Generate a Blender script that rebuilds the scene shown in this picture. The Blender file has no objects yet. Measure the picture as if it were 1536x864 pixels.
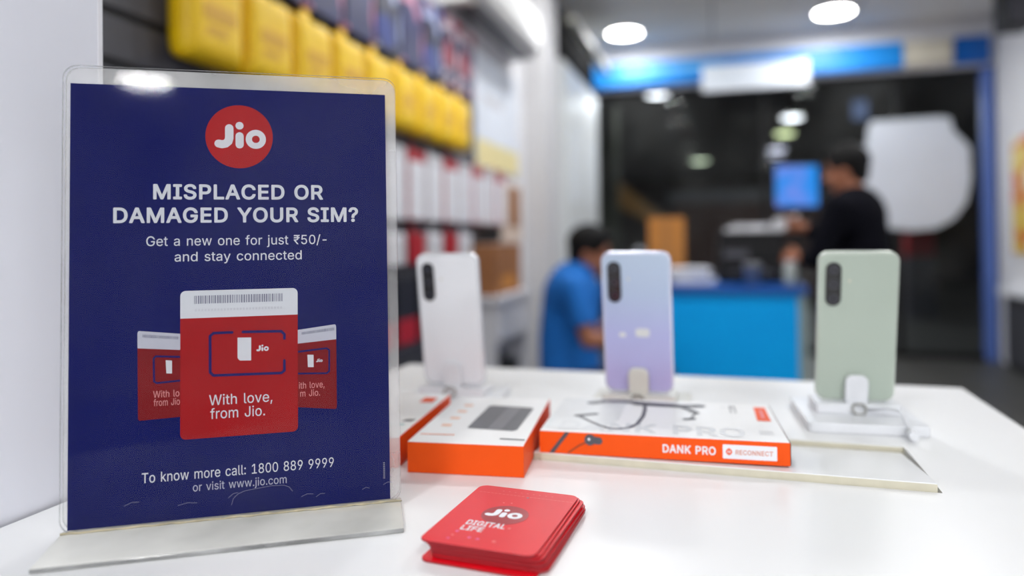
import bpy, bmesh, math, random
from mathutils import Vector, Matrix
random.seed(7)
PI = math.pi
SC = bpy.context.scene
COL = SC.collection

# ------------------------------------------------------------------ camera, light, exposure
TZ = 0.95                    # table top height
EYE = TZ + 0.1931            # camera height
FPX, PPY, PITCH, ROLL = 1058.83, 349.76, -0.0084, -0.0119
cp, sp, cr, sr = math.cos(PITCH), math.sin(PITCH), math.cos(ROLL), math.sin(ROLL)
FWD = Vector((0, cp, -sp)); UP0 = Vector((0, sp, cp)); RT0 = Vector((1, 0, 0))
RT = RT0 * cr + UP0 * sr; UPV = UP0 * cr - RT0 * sr
cd = bpy.data.cameras.new('camera'); cam = bpy.data.objects.new('camera', cd); COL.objects.link(cam)
M3 = Matrix((RT, UPV, -FWD)).transposed()
cam.matrix_world = Matrix.Translation((0, 0, EYE)) @ M3.to_4x4()
cd.sensor_width = 36; cd.lens = FPX / 1536 * 36
cd.shift_y = -(432 - PPY) / 1536
cd.clip_start = 0.02; cd.clip_end = 100
cd.dof.use_dof = True; cd.dof.focus_distance = 0.505; cd.dof.aperture_fstop = 2.05
SC.camera = cam
W = bpy.data.worlds.new('World'); SC.world = W; W.use_nodes = True
W.node_tree.nodes['Background'].inputs[0].default_value = (0.02, 0.022, 0.03, 1)
W.node_tree.nodes['Background'].inputs[1].default_value = 0.3
LAMP_W = 14.0                # shop downlight power
SC.view_settings.view_transform = 'Standard'
SC.view_settings.look = 'None'
SC.view_settings.gamma = 1
SC.view_settings.use_curve_mapping = False
SC.cycles.sample_clamp_indirect = 5
SC.view_settings.exposure = 0.08
CEIL = EYE + 1.95
RY = 0.28                    # room yaw (clockwise)
TYAW = 0.2958                # table yaw

def ray(px, py):
    X = px - 768; Y = py - PPY
    x = X * cr + Y * sr; y = -X * sr + Y * cr
    u = -y / FPX
    return Vector((x / FPX, cp + sp * u, -sp + cp * u))
def at(px, py, d):           # world point seen at a measured place, d metres ahead
    return Vector((0, 0, EYE)) + ray(px, py) * d
def R(u, v, z=0.0):          # room axes -> world
    return Vector((u * math.cos(RY) + v * math.sin(RY), -u * math.sin(RY) + v * math.cos(RY), z))
def uv(p):                   # world -> room axes
    return (p.x * math.cos(RY) - p.y * math.sin(RY), p.x * math.sin(RY) + p.y * math.cos(RY))

# ------------------------------------------------------------------ materials
def s2l(c):
    return tuple(((x / 255) / 12.92 if x / 255 <= .04045 else ((x / 255 + .055) / 1.055) ** 2.4) for x in c) + (1,)
MATS = {}
def mat(name, rgb, rough=.5, metal=0, var=.04, scale=30, bump=0, coat=0, spec=.5, emit=0, trans=0):
    if name in MATS: return MATS[name]
    m = bpy.data.materials.new(name); m.use_nodes = True; MATS[name] = m
    nt = m.node_tree; b = nt.nodes['Principled BSDF']
    c = s2l(rgb)
    b.inputs['Roughness'].default_value = rough; b.inputs['Metallic'].default_value = metal
    b.inputs['Specular IOR Level'].default_value = spec
    b.inputs['Coat Weight'].default_value = coat; b.inputs['Coat Roughness'].default_value = .08
    b.inputs['Transmission Weight'].default_value = trans
    tc = nt.nodes.new('ShaderNodeTexCoord'); n = nt.nodes.new('ShaderNodeTexNoise')
    n.inputs['Scale'].default_value = scale; n.inputs['Detail'].default_value = 3
    nt.links.new(tc.outputs['Object'], n.inputs['Vector'])
    r = nt.nodes.new('ShaderNodeValToRGB')
    r.color_ramp.elements[0].position = .3; r.color_ramp.elements[1].position = .7
    r.color_ramp.elements[0].color = tuple(max(0, x * (1 - var)) for x in c[:3]) + (1,)
    r.color_ramp.elements[1].color = tuple(min(1, x * (1 + var)) for x in c[:3]) + (1,)
    nt.links.new(n.outputs['Fac'], r.inputs['Fac']); nt.links.new(r.outputs['Color'], b.inputs['Base Color'])
    if bump:
        bp = nt.nodes.new('ShaderNodeBump'); bp.inputs['Strength'].default_value = bump; bp.inputs['Distance'].default_value = .01
        nt.links.new(n.outputs['Fac'], bp.inputs['Height']); nt.links.new(bp.outputs['Normal'], b.inputs['Normal'])
    if emit:
        b.inputs['Emission Color'].default_value = c; b.inputs['Emission Strength'].default_value = emit
    return m
def blotch(name, cols, scale, rough=.4, thr=None):      # printed artwork in patches of colour
    m = bpy.data.materials.new(name); m.use_nodes = True; MATS[name] = m
    nt = m.node_tree; b = nt.nodes['Principled BSDF']; b.inputs['Roughness'].default_value = rough
    tc = nt.nodes.new('ShaderNodeTexCoord'); n = nt.nodes.new('ShaderNodeTexNoise')
    n.inputs['Scale'].default_value = scale; n.inputs['Detail'].default_value = 1.5; n.inputs['Distortion'].default_value = .6
    nt.links.new(tc.outputs['Object'], n.inputs['Vector'])
    r = nt.nodes.new('ShaderNodeValToRGB'); r.color_ramp.interpolation = 'CONSTANT'
    for i, c in enumerate(cols):
        p = 0 if i == 0 else .34 + .32 * (i - 1) / max(1, len(cols) - 2)
        e = r.color_ramp.elements[i] if i < 2 else r.color_ramp.elements.new(p)
        e.position = p; e.color = s2l(c)
    nt.links.new(n.outputs['Fac'], r.inputs['Fac']); nt.links.new(r.outputs['Color'], b.inputs['Base Color'])
    return m
def clear(name, tint=(1, 1, 1), haze=.03, rough=.04, gloss=1.0, hazecol=(.8, .8, .78), scale=14, ior=1.49):
    m = bpy.data.materials.new(name); m.use_nodes = True; MATS[name] = m
    nt = m.node_tree; nt.nodes.remove(nt.nodes['Principled BSDF']); out = nt.nodes['Material Output']
    t = nt.nodes.new('ShaderNodeBsdfTransparent'); t.inputs[0].default_value = (*tint, 1)
    g = nt.nodes.new('ShaderNodeBsdfGlossy'); g.inputs['Roughness'].default_value = rough
    d = nt.nodes.new('ShaderNodeBsdfDiffuse'); d.inputs[0].default_value = (*hazecol, 1)
    f = nt.nodes.new('ShaderNodeFresnel'); f.inputs['IOR'].default_value = ior
    tc = nt.nodes.new('ShaderNodeTexCoord'); n = nt.nodes.new('ShaderNodeTexNoise'); n.inputs['Scale'].default_value = scale; n.inputs['Detail'].default_value = 6
    nt.links.new(tc.outputs['Object'], n.inputs['Vector'])
    mr = nt.nodes.new('ShaderNodeMapRange'); mr.inputs[1].default_value = .38; mr.inputs[2].default_value = .75
    mr.inputs[3].default_value = haze * .35; mr.inputs[4].default_value = haze * 1.9
    nt.links.new(n.outputs['Fac'], mr.inputs[0])
    m1 = nt.nodes.new('ShaderNodeMixShader'); m2 = nt.nodes.new('ShaderNodeMixShader')
    nt.links.new(mr.outputs[0], m1.inputs[0]); nt.links.new(t.outputs[0], m1.inputs[1]); nt.links.new(d.outputs[0], m1.inputs[2])
    nt.links.new(f.outputs[0], m2.inputs[0]); nt.links.new(m1.outputs[0], m2.inputs[1]); nt.links.new(g.outputs[0], m2.inputs[2])
    nt.links.new(m2.outputs[0], out.inputs[0])
    return m
def grid_mat(name, rgb, seam, sx, sy, gap=.01, rough=.6):
    m = bpy.data.materials.new(name); m.use_nodes = True; MATS[name] = m
    nt = m.node_tree; b = nt.nodes['Principled BSDF']; b.inputs['Roughness'].default_value = rough
    tc = nt.nodes.new('ShaderNodeTexCoord'); br = nt.nodes.new('ShaderNodeTexBrick')
    br.offset = 0; br.inputs['Scale'].default_value = 1; br.inputs['Brick Width'].default_value = sx; br.inputs['Row Height'].default_value = sy
    br.inputs['Mortar Size'].default_value = gap
    c = s2l(rgb); br.inputs['Color1'].default_value = c; br.inputs['Color2'].default_value = tuple(x * .95 for x in c[:3]) + (1,)
    br.inputs['Mortar'].default_value = s2l(seam)
    nt.links.new(tc.outputs['Object'], br.inputs['Vector']); nt.links.new(br.outputs['Color'], b.inputs['Base Color'])
    return m

white_lam = mat('white_laminate', (234, 235, 236), .35, var=.012, scale=6)
part_white = mat('partition_white', (234, 236, 245), .45, var=.02, scale=4)
core = mat('board_core', (205, 200, 180), .7, var=.06, scale=60)
dark_gap = mat('dark_gap', (45, 42, 40), .8)
wall_white = mat('wall_white', (226, 226, 230), .6, var=.02, scale=2)
slat_grey = mat('slat_grey', (72, 72, 80), .5, var=.05)
slat_dark = mat('slat_groove', (16, 16, 19), .7)
navy = mat('poster_navy', (12, 20, 86), .5, spec=.05, var=.05, scale=9)
p_red = mat('print_red', (152, 5, 14), .5, spec=.15, var=.04, scale=30)
p_darkred = mat('print_dark_red', (118, 6, 15), .5, spec=.15, var=.04, scale=30)
p_white = mat('print_white', (232, 234, 240), .5, var=.01)
p_soft = mat('poster_white', (202, 205, 211), .5, var=.01, spec=.1)
p_grey = mat('print_grey', (120, 122, 140), .5)
p_blue = mat('print_line_blue', (28, 22, 92), .5, spec=.1)
p_faint = mat('print_faint', (205, 130, 130), .5)
orange = mat('box_orange', (237, 83, 6), .5, spec=.25, var=.02, scale=12)
boxwhite = mat('box_white', (246, 246, 246), .35, var=.01)
k_dark = mat('print_charcoal', (78, 78, 86), .4, var=.1, scale=25)
k_black = mat('plain_black', (15, 15, 17), .5, spec=.3)
k_grey = mat('print_lightgrey', (212, 213, 216), .5)
teal = mat('print_teal', (120, 185, 185), .5)
card_red = mat('card_red', (224, 10, 30), .33, var=.04, scale=20, coat=.15, spec=.35)
card_side = mat('card_edge', (150, 14, 28), .6)
halo = mat('card_dark_disc', (168, 12, 30), .3, coat=.6)
pink = mat('print_pink', (225, 90, 150), .4)
ltred = mat('print_light_red', (232, 120, 120), .4)
ph_black = mat('camera_black', (14, 14, 16), .15)
lens_m = mat('lens_glass', (30, 30, 40), .05)
frame_w = mat('phone_frame_white', (225, 227, 232), .25, metal=.3)
white_back = mat('phone_back_white', (234, 236, 240), .25, var=.01)
green_back = mat('phone_back_sage', (172, 184, 172), .28, var=.01)
frame_g = mat('phone_frame_sage', (196, 205, 194), .25, metal=.3)
frame_l = mat('phone_frame_pale', (216, 218, 236), .25, metal=.3)
stand_w = mat('stand_white', (224, 226, 230), .3)
steel = mat('cable_grey', (165, 165, 160), .35, metal=.4)
yellow = mat('pouch_yellow', (255, 206, 0), .45, var=.06, scale=14, bump=.3)
yellow_d = mat('pouch_print', (224, 168, 0), .4)
brown = mat('brown_board', (150, 98, 58), .6, var=.15, scale=8)
tan = mat('carton_tan', (196, 128, 52), .6, var=.06, scale=8)
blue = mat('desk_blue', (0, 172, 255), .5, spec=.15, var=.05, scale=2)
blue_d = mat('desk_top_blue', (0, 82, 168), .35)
band_blue = mat('sign_band_blue', (0, 128, 210), .45, var=.12, scale=1.3)
film_blue = mat('film_blue', (84, 112, 184), .4)
skin_m = mat('skin', (158, 100, 72), .5, var=.06, scale=20)
hair_m = mat('hair_black', (11, 10, 11), .7, var=.3, scale=90, bump=.4, spec=.2)
polo = mat('polo_blue', (0, 104, 190), .8, var=.06, scale=10)
shirt_d = mat('shirt_dark', (12, 12, 20), .95, spec=.1, var=.1, scale=12)
jeans = mat('trousers_dark', (34, 37, 52), .85, var=.1, scale=30)
shoe_m = mat('shoe_black', (22, 22, 24), .5)
eye_m = mat('eye_dark', (20, 14, 12), .2)
lip_m = mat('lip', (130, 70, 60), .5)
metal_g = mat('metal_grey', (150, 152, 156), .3, metal=.7)
lam_grey = mat('laminate_grey', (205, 205, 210), .5)
lamp_white = mat('lamp_trim_white', (235, 235, 235), .4)
acryl = clear('acrylic_clear', haze=.003, rough=.04, ior=1.17)
acryl_back = clear('acrylic_scuffed', haze=.3, rough=.2, ior=1.2, hazecol=(.74, .74, .74), scale=9)
acryl_edge = clear('acrylic_edge', tint=(.82, .84, .84), haze=.4, rough=.1, hazecol=(.66, .67, .67))
acryl_foot = clear('acrylic_foot', tint=(.86, .86, .8), haze=.75, rough=.2, hazecol=(.95, .95, .90), scale=2.5, ior=1.3)
bead_m = mat('glue_bead', (176, 166, 140), .6, var=.25, scale=80)
glass = clear('shop_glass', tint=(.86, .89, .9), haze=.014, rough=.02, ior=1.1, scale=1.5)  # diffuse haze stands in for the shop ceiling reflected in the pane
def emis(name, rgb, s):
    m = bpy.data.materials.new(name); m.use_nodes = True; nt = m.node_tree
    nt.nodes.remove(nt.nodes['Principled BSDF']); e = nt.nodes.new('ShaderNodeEmission')
    e.inputs[0].default_value = s2l(rgb); e.inputs[1].default_value = s
    nt.links.new(e.outputs[0], nt.nodes['Material Output'].inputs[0]); MATS[name] = m; return m

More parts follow.
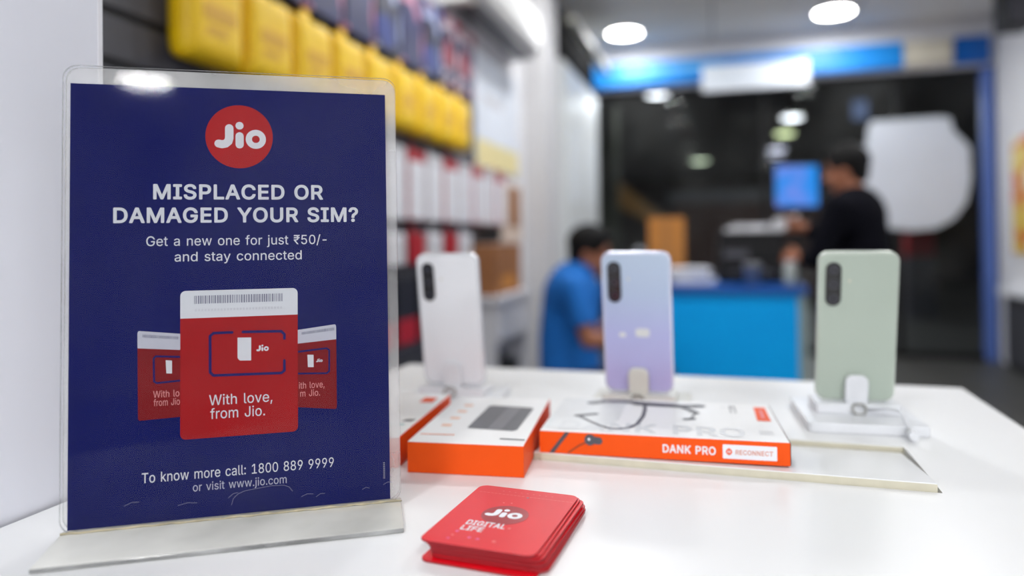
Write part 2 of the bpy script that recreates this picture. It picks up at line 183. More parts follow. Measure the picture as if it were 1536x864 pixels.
# ------------------------------------------------------------------ lettering outlines: advance, points, triangles (thousandths of the type size)
GB={'M': (657, '60,-22 126,-21 137,-16 143,-6 145,293 267,-11 274,-18 282,-21 339,-22 353,-19 362,-9 482,294 484,-6 492,-18 506,-22 567,-22 576,-20 583,-15 589,-7 590,3 590,505 589,515 583,524 575,529 566,530 479,530 467,528 458,521 315,149 170,521 161,528 149,530 62,530 52,528 45,524 39,515 38,505 38,3 39,-6 44,-15 51,-20', '23,24,25 23,25,26 30,31,32 30,32,33 22,23,26 22,26,27 29,30,33 29,33,34 21,22,27 29,34,35 21,27,28 28,29,35 20,21,28 28,35,36 19,20,11 11,20,28 28,36,4 4,36,37 19,11,12 10,11,28 28,4,5 3,4,37 10,28,5 18,19,12 3,37,38 18,12,13 2,3,38 2,38,39 17,18,13 9,10,5 9,5,6 16,17,13 2,39,40 1,2,40 16,13,14 9,6,7 8,9,7 15,16,14 1,40,0'), 'I': (329, '31,-22 267,-22 280,-19 289,-9 291,3 291,55 290,64 285,72 273,78 208,79 204,82 205,427 208,430 273,430 287,439 291,453 291,507 288,520 278,528 266,530 33,530 20,527 11,517 9,506 9,454 10,445 15,437 27,430 93,430 96,426 96,82 93,79 27,78 19,75 13,68 9,55 10,-4 17,-16', '18,19,20 18,20,21 17,18,21 17,21,22 16,17,22 16,22,23 15,16,23 15,23,24 15,24,25 14,15,25 14,25,26 13,14,26 13,26,27 12,13,27 11,12,28 28,12,27 11,28,29 10,11,29 10,29,30 9,10,30 9,30,31 8,9,31 8,31,32 7,8,32 7,32,33 7,33,34 6,7,34 6,34,35 5,6,35 4,5,35 4,35,36 3,4,36 3,36,37 2,3,37 2,37,0 1,2,0'), 'S': (475, '218,-31 268,-28 302,-21 342,-4 369,13 396,40 415,70 427,103 430,139 427,173 417,202 398,230 372,255 344,273 316,285 280,298 209,317 175,330 154,342 141,357 137,372 138,386 142,398 151,411 165,422 180,429 218,436 258,433 276,427 290,419 308,399 319,367 331,357 404,357 413,360 420,368 422,376 422,390 413,428 396,459 373,486 346,506 313,523 279,532 237,537 189,535 151,526 113,510 81,487 65,470 52,452 37,421 30,381 33,343 41,317 55,292 72,273 102,250 147,228 269,192 306,173 317,162 322,150 323,133 318,114 302,95 278,81 244,72 210,72 172,80 146,96 132,116 123,147 111,157 33,158 21,149 17,134 22,99 34,67 53,38 75,16 106,-5 141,-19 179,-28', '43,44,45 43,45,46 42,43,46 42,46,47 41,42,47 41,47,48 40,41,48 40,48,49 39,40,49 39,49,50 38,39,50 38,50,26 26,50,51 38,26,27 25,26,51 38,27,28 24,25,51 37,38,28 37,28,29 23,24,51 23,51,52 37,29,30 22,23,52 37,30,31 21,22,52 36,37,31 20,21,52 20,52,53 35,36,31 19,20,53 34,35,31 34,31,32 33,34,32 18,19,53 18,53,54 17,18,54 16,17,54 15,16,54 15,54,55 14,15,55 14,55,56 13,14,56 12,13,56 12,56,57 11,12,57 11,57,58 10,11,58 10,58,59 9,10,59 9,59,60 8,9,60 8,60,61 8,61,62 73,74,75 72,73,75 8,62,63 72,75,76 71,72,76 7,8,63 71,76,77 7,63,64 70,71,77 7,64,65 6,7,65 70,77,78 69,70,78 6,65,66 6,66,67 68,69,78 6,67,68 6,68,78 5,6,78 5,78,79 4,5,79 4,79,80 4,80,81 3,4,81 2,3,81 2,81,82 2,82,83 1,2,83 0,1,83'), 'P': (473, '60,-22 128,-21 138,-17 144,-9 146,3 147,163 258,165 291,169 318,177 343,188 371,208 391,228 408,254 422,288 430,330 430,365 423,404 413,432 395,462 373,486 343,506 300,523 249,530 62,530 50,528 41,519 38,505 38,3 39,-6 44,-15 51,-20 148,265 146,268 147,429 254,429 282,421 303,406 312,394 319,377 322,342 315,307 307,293 298,284 281,273 254,266', '21,22,23 21,23,24 21,24,25 20,21,25 20,25,26 19,20,26 19,26,33 33,26,27 18,19,33 17,18,33 16,17,34 34,17,33 16,34,35 32,33,27 16,35,36 16,36,37 15,16,37 15,37,38 15,38,39 14,15,39 14,39,40 13,14,40 13,40,41 13,41,42 12,13,42 12,42,43 12,43,44 31,32,27 12,44,31 12,31,5 5,31,27 11,12,5 10,11,5 9,10,5 8,9,5 7,8,5 6,7,5 4,5,27 3,4,27 3,27,28 3,28,29 2,3,29 2,29,30 1,2,30 1,30,0'), 'L': (422, '60,-22 359,-22 374,-17 382,-4 382,61 377,72 368,78 150,79 147,81 146,506 142,522 128,530 56,530 45,524 39,512 38,2 39,-7 44,-15 51,-20', '10,11,12 10,12,13 10,13,14 9,10,14 9,14,15 8,9,15 7,8,15 6,7,15 5,6,15 4,5,15 3,4,15 3,15,16 2,3,16 2,16,17 2,17,18 1,2,18 1,18,0'), 'A': (508, '16,-22 84,-22 94,-20 101,-15 106,-6 149,117 153,120 328,120 374,-6 381,-16 397,-22 461,-22 474,-19 482,-10 485,-1 483,10 298,512 294,522 286,528 274,530 202,530 190,527 181,517 -4,7 -5,-4 -1,-12 6,-19 188,221 187,225 239,376 292,222', '18,19,20 18,20,21 17,18,21 17,21,22 16,17,22 16,22,23 15,16,29 29,16,23 15,29,30 28,29,23 27,28,23 15,30,27 15,27,7 7,27,6 6,27,23 15,7,8 5,6,23 4,5,23 14,15,8 4,23,24 13,14,8 4,24,25 13,8,9 3,4,25 12,13,9 3,25,26 2,3,26 12,9,10 11,12,10 2,26,0 1,2,0'), 'C': (539, '265,-29 310,-25 347,-16 383,-1 418,22 444,47 468,82 485,118 495,159 490,173 478,182 401,181 390,171 375,133 352,104 337,94 318,84 300,79 275,75 238,78 203,91 172,114 149,146 137,175 128,216 126,266 130,310 141,345 157,375 174,397 202,418 235,430 267,434 299,430 325,422 347,409 364,392 379,368 389,338 394,332 403,327 477,327 488,332 494,342 494,353 490,373 475,413 455,447 427,479 394,503 355,522 317,533 276,537 229,535 182,523 139,502 99,471 67,432 42,384 26,333 19,271 20,215 31,156 51,104 80,58 99,37 121,19 165,-8 215,-24', '51,52,53 51,53,54 50,51,54 50,54,55 49,50,55 48,49,55 48,55,56 47,48,56 47,56,57 46,47,32 32,47,57 46,32,33 31,32,57 31,57,58 46,33,34 30,31,58 46,34,35 29,30,58 45,46,35 45,35,36 28,29,58 45,36,37 28,58,59 27,28,59 44,45,37 44,37,38 43,44,38 26,27,59 42,43,38 42,38,39 26,59,60 41,42,39 41,39,40 25,26,60 25,60,61 24,25,61 23,24,61 23,61,62 9,10,11 9,11,12 22,23,62 8,9,12 8,12,13 7,8,13 22,62,63 21,22,63 7,13,14 6,7,14 20,21,63 6,14,15 20,63,64 6,15,16 19,20,64 6,16,17 5,6,17 5,17,18 18,19,64 5,18,64 5,64,65 4,5,65 4,65,66 3,4,66 3,66,67 2,3,67 2,67,68 1,2,68 1,68,0'), 'E': (447, '60,-22 372,-22 385,-19 394,-11 397,3 396,61 391,71 382,77 150,79 146,82 148,206 355,207 364,209 371,214 376,222 378,232 377,290 371,301 362,307 147,309 147,428 369,430 381,432 391,441 394,454 394,512 390,521 383,527 369,530 63,530 50,528 41,519 38,505 38,3 39,-6 44,-15 51,-20', '27,28,29 27,29,30 27,30,31 26,27,31 25,26,31 25,31,32 24,25,32 24,32,20 20,32,33 23,24,20 22,23,20 21,22,20 19,20,33 18,19,10 10,19,33 17,18,10 16,17,10 15,16,10 14,15,10 13,14,10 12,13,10 11,12,10 9,10,33 8,9,33 7,8,33 6,7,33 5,6,33 4,5,33 3,4,33 3,33,34 3,34,35 2,3,35 2,35,36 1,2,36 1,36,0'), 'D': (531, '60,-22 239,-21 280,-17 314,-9 357,9 391,32 423,63 445,94 466,142 479,196 483,268 476,331 460,385 436,430 401,470 364,497 336,511 311,519 280,526 241,530 62,530 50,528 41,519 38,505 38,3 39,-6 44,-15 51,-20 148,79 146,82 147,428 150,430 235,429 268,425 297,415 323,399 344,377 359,351 370,318 376,277 376,233 370,192 359,159 348,138 331,118 315,105 288,91 240,80', '18,19,20 18,20,21 18,21,22 17,18,22 16,17,22 16,22,23 15,16,23 15,23,31 31,23,30 30,23,24 14,15,31 13,14,31 12,13,33 33,13,32 32,13,31 29,30,24 12,33,34 12,34,35 12,35,36 11,12,36 11,36,37 11,37,38 10,11,38 10,38,39 10,39,40 9,10,40 9,40,41 8,9,41 8,41,42 8,42,43 7,8,43 7,43,44 7,44,45 7,45,46 6,7,46 6,46,47 28,29,24 6,47,28 6,28,24 5,6,24 4,5,24 3,4,24 3,24,25 3,25,26 2,3,26 2,26,27 1,2,27 1,27,0'), 'O': (562, '264,-29 318,-24 365,-9 408,15 446,49 475,90 497,139 510,192 515,246 511,313 498,368 476,416 451,453 414,489 394,503 368,517 319,532 273,538 217,533 170,518 128,495 94,466 66,430 42,384 26,333 18,271 21,211 32,153 52,102 80,59 115,24 139,6 162,-6 213,-23 257,75 225,81 197,94 175,111 156,134 141,164 131,198 126,233 126,275 131,313 140,342 154,371 170,392 190,410 219,425 249,433 278,433 309,427 336,415 357,399 378,374 393,345 403,311 407,277 408,239 403,200 394,166 378,135 360,113 340,96 314,83 287,76', '16,17,18 16,18,19 15,16,19 15,19,20 14,15,20 13,14,20 13,20,21 12,13,21 12,21,22 11,12,50 50,12,49 49,12,22 11,50,51 48,49,22 48,22,23 11,51,52 47,48,23 10,11,52 10,52,53 46,47,23 10,53,54 45,46,23 45,23,24 10,54,55 44,45,24 9,10,55 9,55,56 43,44,24 43,24,25 8,9,56 42,43,25 8,56,57 8,57,58 41,42,25 41,25,26 7,8,58 7,58,59 40,41,26 40,26,27 7,59,60 39,40,27 6,7,60 6,60,61 38,39,27 38,27,28 5,6,61 5,61,62 37,38,28 5,62,63 36,37,28 36,28,29 5,63,64 35,36,29 4,5,64 4,64,65 34,35,29 4,65,34 4,34,29 4,29,30 3,4,30 3,30,31 2,3,31 2,31,32 2,32,33 1,2,33 1,33,0'), 'R': (478, '60,-22 128,-21 139,-16 144,-9 146,3 146,172 150,176 234,174 332,-7 342,-18 355,-22 426,-22 438,-19 447,-10 449,1 446,12 346,197 386,228 410,261 426,304 432,353 426,400 409,444 397,463 381,481 345,507 319,518 298,524 250,530 62,530 50,528 41,519 38,505 38,3 39,-6 44,-15 51,-20 148,277 146,280 147,429 256,429 287,420 308,404 316,391 320,377 323,343 316,314 300,294 283,285 256,278', '27,28,29 27,29,30 27,30,31 26,27,31 26,31,32 25,26,32 24,25,32 24,32,39 39,32,33 23,24,39 22,23,39 21,22,40 40,22,39 21,40,41 38,39,33 21,41,42 21,42,43 20,21,43 20,43,44 20,44,45 19,20,45 19,45,46 19,46,47 18,19,47 18,47,48 18,48,49 37,38,33 18,49,37 18,37,6 6,37,5 5,37,33 17,18,6 16,17,6 15,16,7 7,16,6 15,7,8 4,5,33 14,15,8 3,4,33 3,33,34 13,14,8 3,34,35 13,8,9 2,3,35 12,13,9 2,35,36 1,2,36 12,9,10 11,12,10 1,36,0'), 'G': (549, '266,-29 316,-25 356,-14 398,6 434,34 462,67 483,106 495,150 500,195 499,260 494,270 485,276 278,277 267,271 261,260 261,202 263,189 272,180 284,177 390,176 388,164 382,144 364,115 345,97 318,83 285,76 254,76 221,83 196,95 177,110 156,135 141,164 130,201 126,243 128,296 136,332 151,366 170,392 196,414 219,426 248,433 277,433 298,430 329,419 356,397 375,370 389,338 399,329 411,327 478,327 489,333 495,343 495,355 490,378 472,420 451,452 425,479 390,505 353,522 318,532 273,538 227,535 182,524 138,503 97,470 66,431 42,385 26,331 18,271 19,236 23,194 35,141 57,91 86,50 124,16 165,-8 215,-24', '59,60,61 59,61,62 58,59,62 58,62,63 57,58,63 56,57,63 56,63,64 55,56,64 55,64,65 54,55,41 41,55,40 40,55,65 54,41,42 39,40,65 39,65,66 54,42,43 38,39,66 53,54,43 53,43,44 37,38,66 53,44,45 36,37,66 36,66,67 52,53,45 52,45,46 35,36,67 51,52,46 50,51,46 50,46,47 49,50,47 34,35,67 34,67,68 49,47,48 33,34,68 11,12,13 10,11,13 10,13,14 33,68,69 9,10,14 8,9,14 8,14,15 32,33,69 32,69,70 8,15,16 31,32,70 7,8,19 19,8,16 31,70,71 19,16,17 19,17,18 7,19,20 7,20,21 30,31,71 6,7,21 6,21,22 30,71,72 29,30,72 6,22,23 28,29,72 5,6,23 5,23,24 27,28,72 27,72,73 5,24,25 26,27,73 5,25,26 5,26,73 4,5,73 4,73,74 3,4,74 3,74,75 2,3,75 2,75,76 1,2,76 1,76,0'), 'Y': (500, '204,-22 272,-21 281,-17 288,-9 290,3 290,202 474,497 476,505 476,515 471,523 464,528 452,530 383,530 374,529 366,524 236,314 106,525 90,530 18,530 6,527 -3,518 -5,506 -2,497 181,203 182,1 183,-7 188,-15 195,-20', '10,11,12 10,12,13 16,17,18 16,18,19 10,13,14 9,10,14 16,19,20 15,16,20 9,14,15 8,9,15 15,20,21 7,8,15 15,21,22 6,7,15 5,6,15 15,22,23 5,15,23 5,23,24 4,5,24 3,4,24 3,24,25 3,25,26 2,3,26 2,26,27 1,2,27 1,27,0'), 'U': (546, '243,-30 286,-29 319,-24 348,-15 381,0 407,18 428,38 451,69 464,95 475,130 479,163 479,506 476,519 465,528 454,530 389,530 378,525 373,517 370,505 370,171 367,149 354,118 331,94 301,79 264,74 225,77 205,84 190,92 166,115 157,130 150,147 146,170 146,505 144,518 137,526 128,530 63,530 49,527 40,517 38,505 38,170 42,131 49,104 60,80 80,48 101,26 121,10 145,-5 183,-20 211,-26', '13,14,15 13,15,16 34,35,36 34,36,37 12,13,16 34,37,38 33,34,38 12,16,17 11,12,17 32,33,38 11,17,18 32,38,39 10,11,18 10,18,19 31,32,39 31,39,40 10,19,20 30,31,40 30,40,41 9,10,20 9,20,21 29,30,41 29,41,42 8,9,21 28,29,42 8,21,22 27,28,42 27,42,43 7,8,22 7,22,23 26,27,43 25,26,43 25,43,44 7,23,24 24,25,44 7,24,44 6,7,44 6,44,45 5,6,45 5,45,46 4,5,46 4,46,47 3,4,47 3,47,48 2,3,48 2,48,49 1,2,49 1,49,0'), '?': (387, '160,-26 187,-22 211,-7 226,14 231,41 226,68 212,88 191,103 164,108 137,103 116,89 101,67 96,41 101,17 115,-5 137,-21 132,130 192,130 202,132 209,136 215,147 218,187 226,209 241,225 285,256 306,275 329,307 342,343 346,375 344,406 337,435 324,463 308,485 282,507 256,522 223,533 186,537 144,535 113,527 83,514 55,493 37,473 20,444 10,414 6,384 7,372 16,360 30,357 90,357 103,360 112,370 118,399 126,416 139,429 159,437 184,439 205,435 222,424 235,407 239,394 239,377 235,359 229,347 209,325 167,296 146,278 132,260 120,236 113,202 110,152 112,143 117,136', '7,8,9 6,7,9 6,9,10 6,10,11 5,6,11 4,5,11 4,11,12 3,4,12 3,12,13 3,13,14 2,3,14 2,14,15 1,2,15 1,15,0 35,36,37 35,37,38 34,35,38 34,38,39 33,34,39 33,39,40 32,33,40 32,40,41 31,32,41 31,41,42 30,31,42 30,42,55 55,42,54 54,42,43 30,55,56 53,54,43 29,30,56 29,56,57 52,53,43 29,57,58 51,52,43 51,43,44 29,58,59 28,29,59 50,51,44 28,59,60 50,44,45 28,60,61 27,28,61 50,45,46 49,50,46 48,49,46 48,46,47 27,61,62 27,62,63 26,27,63 26,63,64 25,26,64 25,64,65 25,65,66 24,25,66 24,66,67 23,24,67 23,67,68 22,23,68 21,22,68 21,68,69 20,21,69 20,69,70 19,20,70 19,70,71 18,19,71 18,71,16 17,18,16'), 'N': (552, '60,-22 129,-21 140,-15 146,-5 147,337 371,-15 378,-20 388,-22 461,-22 472,-20 481,-13 486,3 486,505 483,517 476,526 461,530 396,530 384,524 378,514 376,173 152,523 145,528 135,530 63,530 51,528 43,521 38,505 38,3 39,-6 44,-15 51,-20', '14,15,16 14,16,17 21,22,23 21,23,24 20,21,24 20,24,25 13,14,17 13,17,18 19,20,25 19,25,26 12,13,18 12,18,19 11,12,19 19,26,4 4,26,27 19,4,5 3,4,27 11,19,5 10,11,5 3,27,28 2,3,28 2,28,29 9,10,5 9,5,6 1,2,29 1,29,30 8,9,6 8,6,7 1,30,0'), 'K': (495, '60,-22 128,-21 137,-18 143,-11 146,3 147,157 195,209 358,-16 374,-22 446,-22 457,-20 466,-13 470,0 466,13 272,286 464,494 469,502 469,512 467,519 461,526 445,530 365,530 351,526 148,307 146,505 144,518 135,528 122,530 57,530 49,527 43,521 38,505 38,3 39,-6 44,-15 51,-20', '19,20,21 19,21,22 26,27,28 26,28,29 25,26,29 25,29,30 18,19,22 18,22,23 25,30,31 17,18,23 24,25,31 16,17,23 23,24,31 23,31,32 15,16,23 14,15,23 14,23,6 6,23,5 5,23,32 13,14,6 13,6,7 4,5,32 12,13,7 3,4,32 3,32,33 11,12,7 3,33,34 2,3,34 10,11,7 2,34,35 10,7,8 1,2,35 9,10,8 1,35,0'), 'T': (477, '192,-22 261,-21 272,-15 278,-4 279,428 282,430 415,430 429,434 435,440 438,448 439,506 436,519 426,528 414,530 35,530 21,527 12,517 10,506 10,452 13,441 21,433 35,430 167,430 170,428 171,2 172,-7 177,-15 184,-20', '12,13,14 12,14,15 11,12,15 11,15,16 10,11,16 10,16,17 9,10,17 9,17,18 9,18,19 8,9,19 8,19,20 7,8,20 6,7,20 6,20,21 5,6,21 4,5,22 22,5,21 4,22,23 3,4,23 3,23,24 3,24,25 2,3,25 2,25,26 1,2,26 1,26,27 1,27,0'), 'F': (439, '60,-22 128,-21 139,-16 144,-8 146,3 147,198 345,199 360,205 367,217 367,283 362,293 353,299 147,301 147,428 366,430 378,432 388,441 391,454 390,512 387,521 380,527 366,530 63,530 50,528 41,519 38,505 38,3 39,-6 44,-15 51,-20', '20,21,22 20,22,23 20,23,24 19,20,24 18,19,24 18,24,25 17,18,25 17,25,13 13,25,26 16,17,13 15,16,13 14,15,13 12,13,26 11,12,5 5,12,26 10,11,5 9,10,5 8,9,5 7,8,5 6,7,5 4,5,26 3,4,26 3,26,27 3,27,28 2,3,28 2,28,29 1,2,29 1,29,0')}
